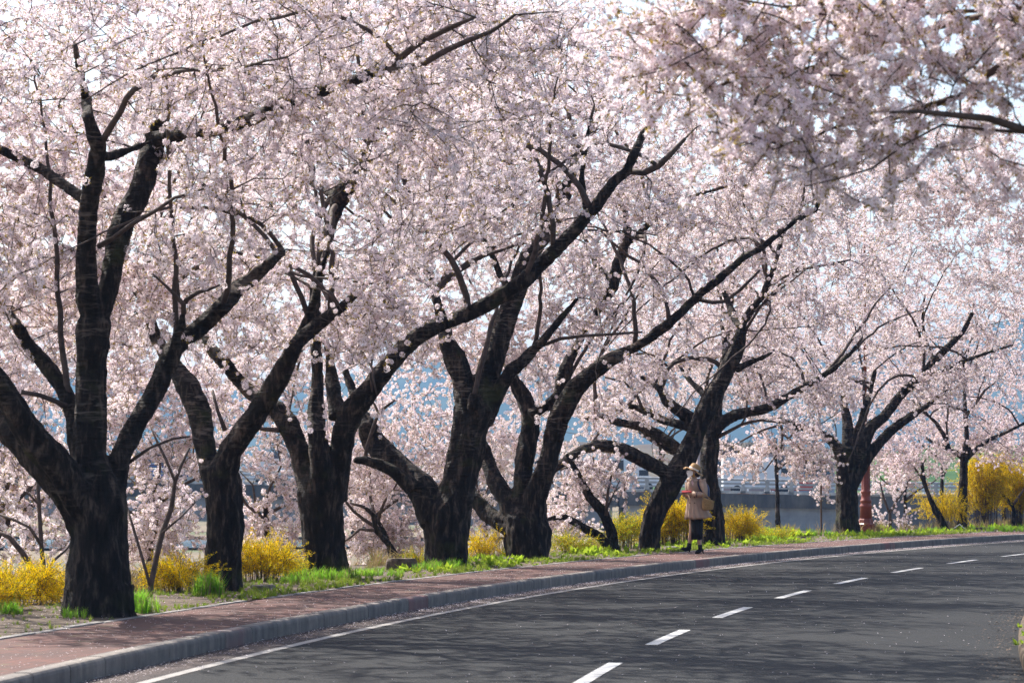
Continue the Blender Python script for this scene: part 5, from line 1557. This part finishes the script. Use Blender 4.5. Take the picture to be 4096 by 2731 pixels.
def hand(w, fwd, side, s=1.0):
    """palm, four unequal curled fingers, thumb from the side"""
    up = fwd.cross(side).normalized()
    pc = w + fwd * .045 * s
    mb.tube([w, w + fwd * .03, w + fwd * .075], [.022, .030, .030], 10)
    for i, (L, o) in enumerate([(.062, -1.5), (.072, -.5), (.068, .5), (.052, 1.5)]):
        b0 = w + fwd * .075 + side * o * .0155
        mb.tube([b0 - fwd * .01, b0 + fwd * L * .45, b0 + fwd * L * .78 + up * .014, b0 + fwd * L * .86 + up * .034], [.0092, .0088, .008, .0065], 7)
    t0 = w + fwd * .025 - side * .026
    mb.tube([t0, t0 + fwd * .028 - side * .018 + up * .01, t0 + fwd * .055 - side * .014 + up * .02], [.012, .010, .008], 7)
hand(u(380, 603, -.14), Vector((-.95, .2, .05)).normalized(), Vector((.2, .95, .1)).normalized())
hand(u(318, 632, -.03), Vector((-.55, -.55, .45)).normalized(), Vector((-.6, .75, 0)).normalized())
mb.tube([u(440, 760, .06), u(425, 950, .06), u(412, 1100, .06), u(392, 1230, .06), u(378, 1330, .06)], [.085, .068, .05, .046, .033], 12)
mb.tube([u(490, 760, -.06), u(498, 950, -.06), u(490, 1100, -.06), u(505, 1220, -.06), u(520, 1335, -.06)], [.085, .068, .05, .047, .033], 12)
body = mb.build('body', skin, woman, smooth=True)
md = body.modifiers.new('weld', 'REMESH'); md.mode = 'VOXEL'; md.voxel_size = .0065; md.use_smooth_shade = True
md = body.modifiers.new('soft', 'SMOOTH'); md.factor = .5; md.iterations = 2
def prt(name, mat, parent=woman, smooth=True): 
    o = mb.build(name, mat, parent, smooth=smooth); return o
mb = MB()
# coat: upper body and pleated flared skirt
def crange(yp, xl, xr, ry, pl=0.0, back_lift=0.0, n=64, yc=0.0):
    cx_ = ((xl + xr) / 2 - 480) / 727; rx_ = (xr - xl) / 2 / 727; z = (1440 - yp) / 727
    return [(cx_ + rx_ * (1 + pl * math.sin(a * 15 + .6 * math.sin(a * 3))) * math.cos(a), yc + ry * (1 + pl * math.sin(a * 15 + .6 * math.sin(a * 3))) * math.sin(a), z + back_lift * max(0, math.cos(a)) + (.006 * math.sin(a * 7) if pl else 0)) for a in [2 * math.pi * k / n for k in range(n)]]
mb.rings([crange(402, 410, 500, .055), crange(412, 385, 540, .11), crange(428, 352, 575, .165), crange(460, 342, 580, .175), crange(520, 345, 572, .16), crange(590, 350, 562, .14), crange(645, 354, 556, .128, .01), crange(690, 348, 575, .145, .02), crange(760, 338, 606, .18, .03), crange(850, 326, 645, .215, .045), crange(925, 318, 682, .245, .055, .02), crange(962, 314, 694, .255, .06, .035), crange(958, 322, 686, .247, .06, .035), crange(850, 334, 637, .205, .045)], cap=False)
coat = prt('coat', coatm)
mb = MB(); mb.tube([p + Vector((0, -.004, 0)) for p in arm1[:5]], [.072, .064, .060, .056, .050], 14); prt('sleeve', coatm, coat)
mb = MB(); mb.tube(arm2[:4], [.070, .062, .056, .048], 14); prt('sleeve', coatm, coat)
mb = MB(); mb.tube([u(478, 617, -.205), u(470, 616, -.203)], [.0595, .0595], 14); prt('cuff_strap', flat('dark_strap', (0.04, 0.035, 0.06), .6), coat)
# shoulder cape ruffles and lapels
def ruffle(cx_, cy_, y, w, d, seedn, tilt=0.0):
    rr_ = []
    for j, (k, dz) in enumerate([(.75, .025), (1.0, .005), (1.28, -.028)]):
        rr_.append([(((cx_ - 480) / 727) + w * k * math.cos(a), y + d * k * math.sin(a), (1440 - cy_) / 727 + dz + (.016 * j * math.sin(a * 9 + seedn)) - tilt * math.cos(a)) for a in [2 * math.pi * i / 40 for i in range(40)]])
    mb.rings(rr_, cap=False)
mb = MB(); ruffle(458, 418, 0, .125, .145, 1, .02); o = prt('collar_cape', coatm, coat); o.modifiers.new('thick', 'SOLIDIFY').thickness = .005
mb = MB(); ruffle(560, 425, -.13, .045, .055, 2, -.02); o = prt('shoulder_ruffle', coatm, coat); o.modifiers.new('thick', 'SOLIDIFY').thickness = .004
for sx, yy in ((-1, -.165), (1, -.172)):
    mb = MB()
    c0 = u(425, 430, yy); 
    v = [u(425 + sx * 8, 408, yy + .05), u(425 + sx * 45, 440, yy + .005), u(425 + sx * 58, 480, yy - .004), u(425 + sx * 4, 545, yy - .012), u(425 - sx * 2, 480, yy - .008)]
    mb.add(v, [(0, 1, 2, 3, 4)]); o = prt('lapel', coatm, coat, False); o.modifiers.new('thick', 'SOLIDIFY').thickness = .008
mb = MB(); mb.add([u(402, 405, -.11), u(448, 405, -.115), u(440, 470, -.172), u(418, 500, -.176), u(398, 450, -.165)], [(0, 1, 2, 3, 4)]); o = prt('blouse', flat('pale_pink_blouse', (0.62, 0.42, 0.42), .8, .15, 40), woman, False); o.modifiers.new('thick', 'SOLIDIFY').thickness = .006
bt = flat('dark_button', (0.06, 0.035, 0.03), .4)
for xb, yb in ((375, 740), (438, 735), (380, 655), (440, 655)):
    mb = MB(); mb.tube([u(xb, yb, -.150 - .05 * (yb - 600) / 140), u(xb, yb, -.168 - .05 * (yb - 600) / 140)], .011, 10); prt('button', bt, coat)
mb = MB(); mb.rings([crange(880, 395, 560, .115, .01), crange(1000, 398, 572, .14, .02), crange(1120, 402, 562, .135, .03), crange(1246, 403, 556, .13, .045), crange(1240, 408, 550, .122, .045)], cap=False); prt('skirt', black)
def boot(ax, ay, tx, ty, hx, hy, y):
    mb.tube([u(ax, ay, y), u(ax + (2 if ax > 450 else -8), ay + 50, y), u(ax + (0 if ax > 450 else -22), ay + 78, y)], [.043, .042, .045], 12)
    mx_ = (ax + tx) / 2
    mb.tube([u(ax + (8 if ax > 450 else -2), ay + 70, y), u(mx_, (ay + 80 + ty) / 2 + 5, y), u(tx + 28, ty - 12, y), u(tx, ty - 4, y)], [.045, .042, .034, .012], 12)
    mb.tube([u(ax + 32 if ax > 450 else ax + 8, ay + 60, y), u(hx, hy, y)], [.026, .0075], 8)
mb = MB(); boot(382, 1296, 258, 1384, 374, 1424, .06); prt('boot', black)
mb = MB(); boot(520, 1316, 446, 1436, 567, 1440, -.06); prt('boot', black)
# hair, hat, mask, glasses, earrings
mb = MB()
hc = [(478, 300, .0, .080, .086, .10), (492, 340, 0, .05, .07, .06)]
for (x, y, d, a, b_, c) in hc: ball(u(x, y, d), a, b_, c)
prt('hair', flat('black_hair', (0.02, 0.012, 0.01), .45, .3, 60))
TL = rad(27)
def hatp(q):     # hat frame -> person frame: tilted back
    return (q[0] * math.cos(TL) + q[2] * math.sin(TL) + (442 - 480) / 727, q[1], -q[0] * math.sin(TL) + q[2] * math.cos(TL) + (1440 - 282) / 727)
mb = MB(); rg = []
for rr_, z in ((.105, .0), (.108, .03), (.104, .07), (.094, .105), (.07, .128), (.03, .137), (.004, .138)):
    rg.append([hatp((rr_ * math.cos(a), rr_ * math.sin(a), z)) for a in [2 * math.pi * k / 32 for k in range(32)]])
mb.rings(rg, cap=False); hat = prt('hat', strawm)
mb = MB(); rg = []
for k_, (rr_, dz) in enumerate(((.100, .004), (.135, -.004), (.170, -.014), (.202, -.02))):
    rg.append([hatp((rr_ * math.cos(a), rr_ * .95 * math.sin(a), dz + .012 * k_ / 3 * math.sin(3 * a + .5) + .008 * k_ / 3 * math.sin(7 * a) - (.035 if math.cos(a) < -.8 and k_ == 3 else 0))) for a in [2 * math.pi * k / 48 for k in range(48)]])
mb.rings(rg, cap=False); o = prt('brim', strawm, hat); o.modifiers.new('thick', 'SOLIDIFY').thickness = .005
mb = MB(); rg = []
for rr_, z in ((.1085, .008), (.111, .012), (.1115, .034), (.1085, .038)):
    rg.append([hatp((rr_ * math.cos(a), rr_ * math.sin(a), z)) for a in [2 * math.pi * k / 32 for k in range(32)]])
mb.rings(rg, cap=False); prt('ribbon', flat('white_ribbon', (0.75, 0.72, 0.70), .7), hat)
mb = MB()
mv = [u(342, 288, -.01), u(338, 322, -.01), u(356, 362, -.01), u(385, 276, -.074), u(425, 300, -.086), u(422, 345, -.078), u(385, 366, -.05), u(385, 276, .055), u(425, 300, .066), u(422, 345, .06), u(385, 366, .035)]
mb.add(mv, [(0, 3, 4, 1), (1, 4, 5), (1, 5, 6, 2), (0, 1, 8, 7), (1, 9, 8), (1, 2, 10, 9), (0, 7, 3), (2, 6, 10)]); prt('face_mask', flat('white_mask', (0.9, 0.9, 0.92), .7, .03), woman, False)
mb = MB(); mb.tube([u(368, 268, -.075), u(366, 264, .05)], [.019, .019], 10)
mb.tube([u(372, 262, -.07), u(410, 268, -.082), u(452, 275, -.075)], .004, 6); prt('sunglasses', flat('dark_glasses', (0.02, 0.025, 0.035), .1))
yl = flat('yellow_tassel', (0.75, 0.38, 0.01), .6)
mb = MB(); mb.tube([u(433, 322, -.085), u(440, 372, -.088)], [.004, .012], 8); prt('earring', yl)
mb = MB(); mb.tube([u(394, 366, .05), u(392, 398, .05)], [.004, .011], 8); prt('earring', yl)
# what she carries: things of their own
off_w = Vector((wg.x, wg.y, KH - .004))
def carried(name, mat, label, cat, smooth=True):
    o = mb.build(name, mat, smooth=smooth, label=label, cat=cat); o.location = off_w; return o
mb = MB(); c = u(332, 580, -.11)
bk = [c + Vector((x, y, z + .10 * x * .6 + y * .25)) for x, y, z in ((-.09, -.07, 0), (.09, -.07, 0), (.09, .07, 0), (-.09, .07, 0), (-.09, -.07, .014), (.09, -.07, .014), (.09, .07, .014), (-.09, .07, .014))]
mb.add(bk, [(3, 2, 1, 0), (4, 5, 6, 7), (0, 1, 5, 4), (1, 2, 6, 5), (2, 3, 7, 6), (3, 0, 4, 7)])
book = carried('booklet', flat('dark_red_cover', (0.28, 0.012, 0.02), .5), 'dark red booklet held in the hands of the woman', 'booklet', False)
mb = MB(); mb.box(tuple(c + Vector((-.10, -.015, -.012))), (.06, .10, .006)); o = prt('page', flat('paper', (0.8, 0.8, 0.8), .8), book, False)
mb = MB(); rg = []
for t_, s_ in ((0, .55), (.06, .85), (.2, 1.0), (.5, 1.06), (.8, .98), (1, .86)):
    rg.append([tuple(u(622, 752, -.26) + Vector((.105 * s_ * math.cos(a) + .02 * (t_ - .5), .06 * s_ * math.sin(a), -.115 + .215 * t_ - .03 * t_ * math.cos(a)))) for a in [2 * math.pi * k / 28 for k in range(28)]])
mb.rings(rg)
wick = flat('wicker', (0.42, 0.27, 0.12), .8, .3, 70, .7)
bag = carried('basket_bag', wick, 'woven straw basket bag hanging from the arm of the woman', 'bag')
for k in range(9):
    z_ = .02 + k * .022
    mb = MB(); s_ = 1.0 + .07 * math.sin(math.pi * (k + 1) / 10)
    mb.tube([u(622, 752, -.26) + Vector((.106 * s_ * math.cos(a) + .02 * (z_ / .215 - .5), .062 * s_ * math.sin(a), -.115 + z_ - .03 * z_ / .215 * math.cos(a))) for a in [2 * math.pi * q_ / 24 for q_ in range(25)]], .0045, 5); mb.build('weave_band', wick, bag, smooth=True)
for dy in (-.045, .045):
    mb = MB(); mb.tube([u(560, 690, -.26 + dy), u(552, 620, -.25 + dy * .6), u(560, 574, -.225), u(590, 620, -.25 + dy * .6), u(655, 680, -.26 + dy)], .008, 7); mb.build('handle', wick, bag, smooth=True)
mb = MB(); ball(u(612, 585, .03), .072, .12, .165, 16)
pack = carried('backpack', flat('navy_nylon', (0.012, 0.025, 0.09), .5, .15), 'navy backpack worn on the back of the woman', 'backpack')
mb = MB(); mb.tube([u(520, 398, -.09), u(492, 425, -.15), u(488, 470, -.178), u(508, 530, -.175), u(560, 600, -.11)], .012, 6); mb.build('strap', flat('navy_strap', (0.015, 0.03, 0.10), .6), pack, smooth=True)
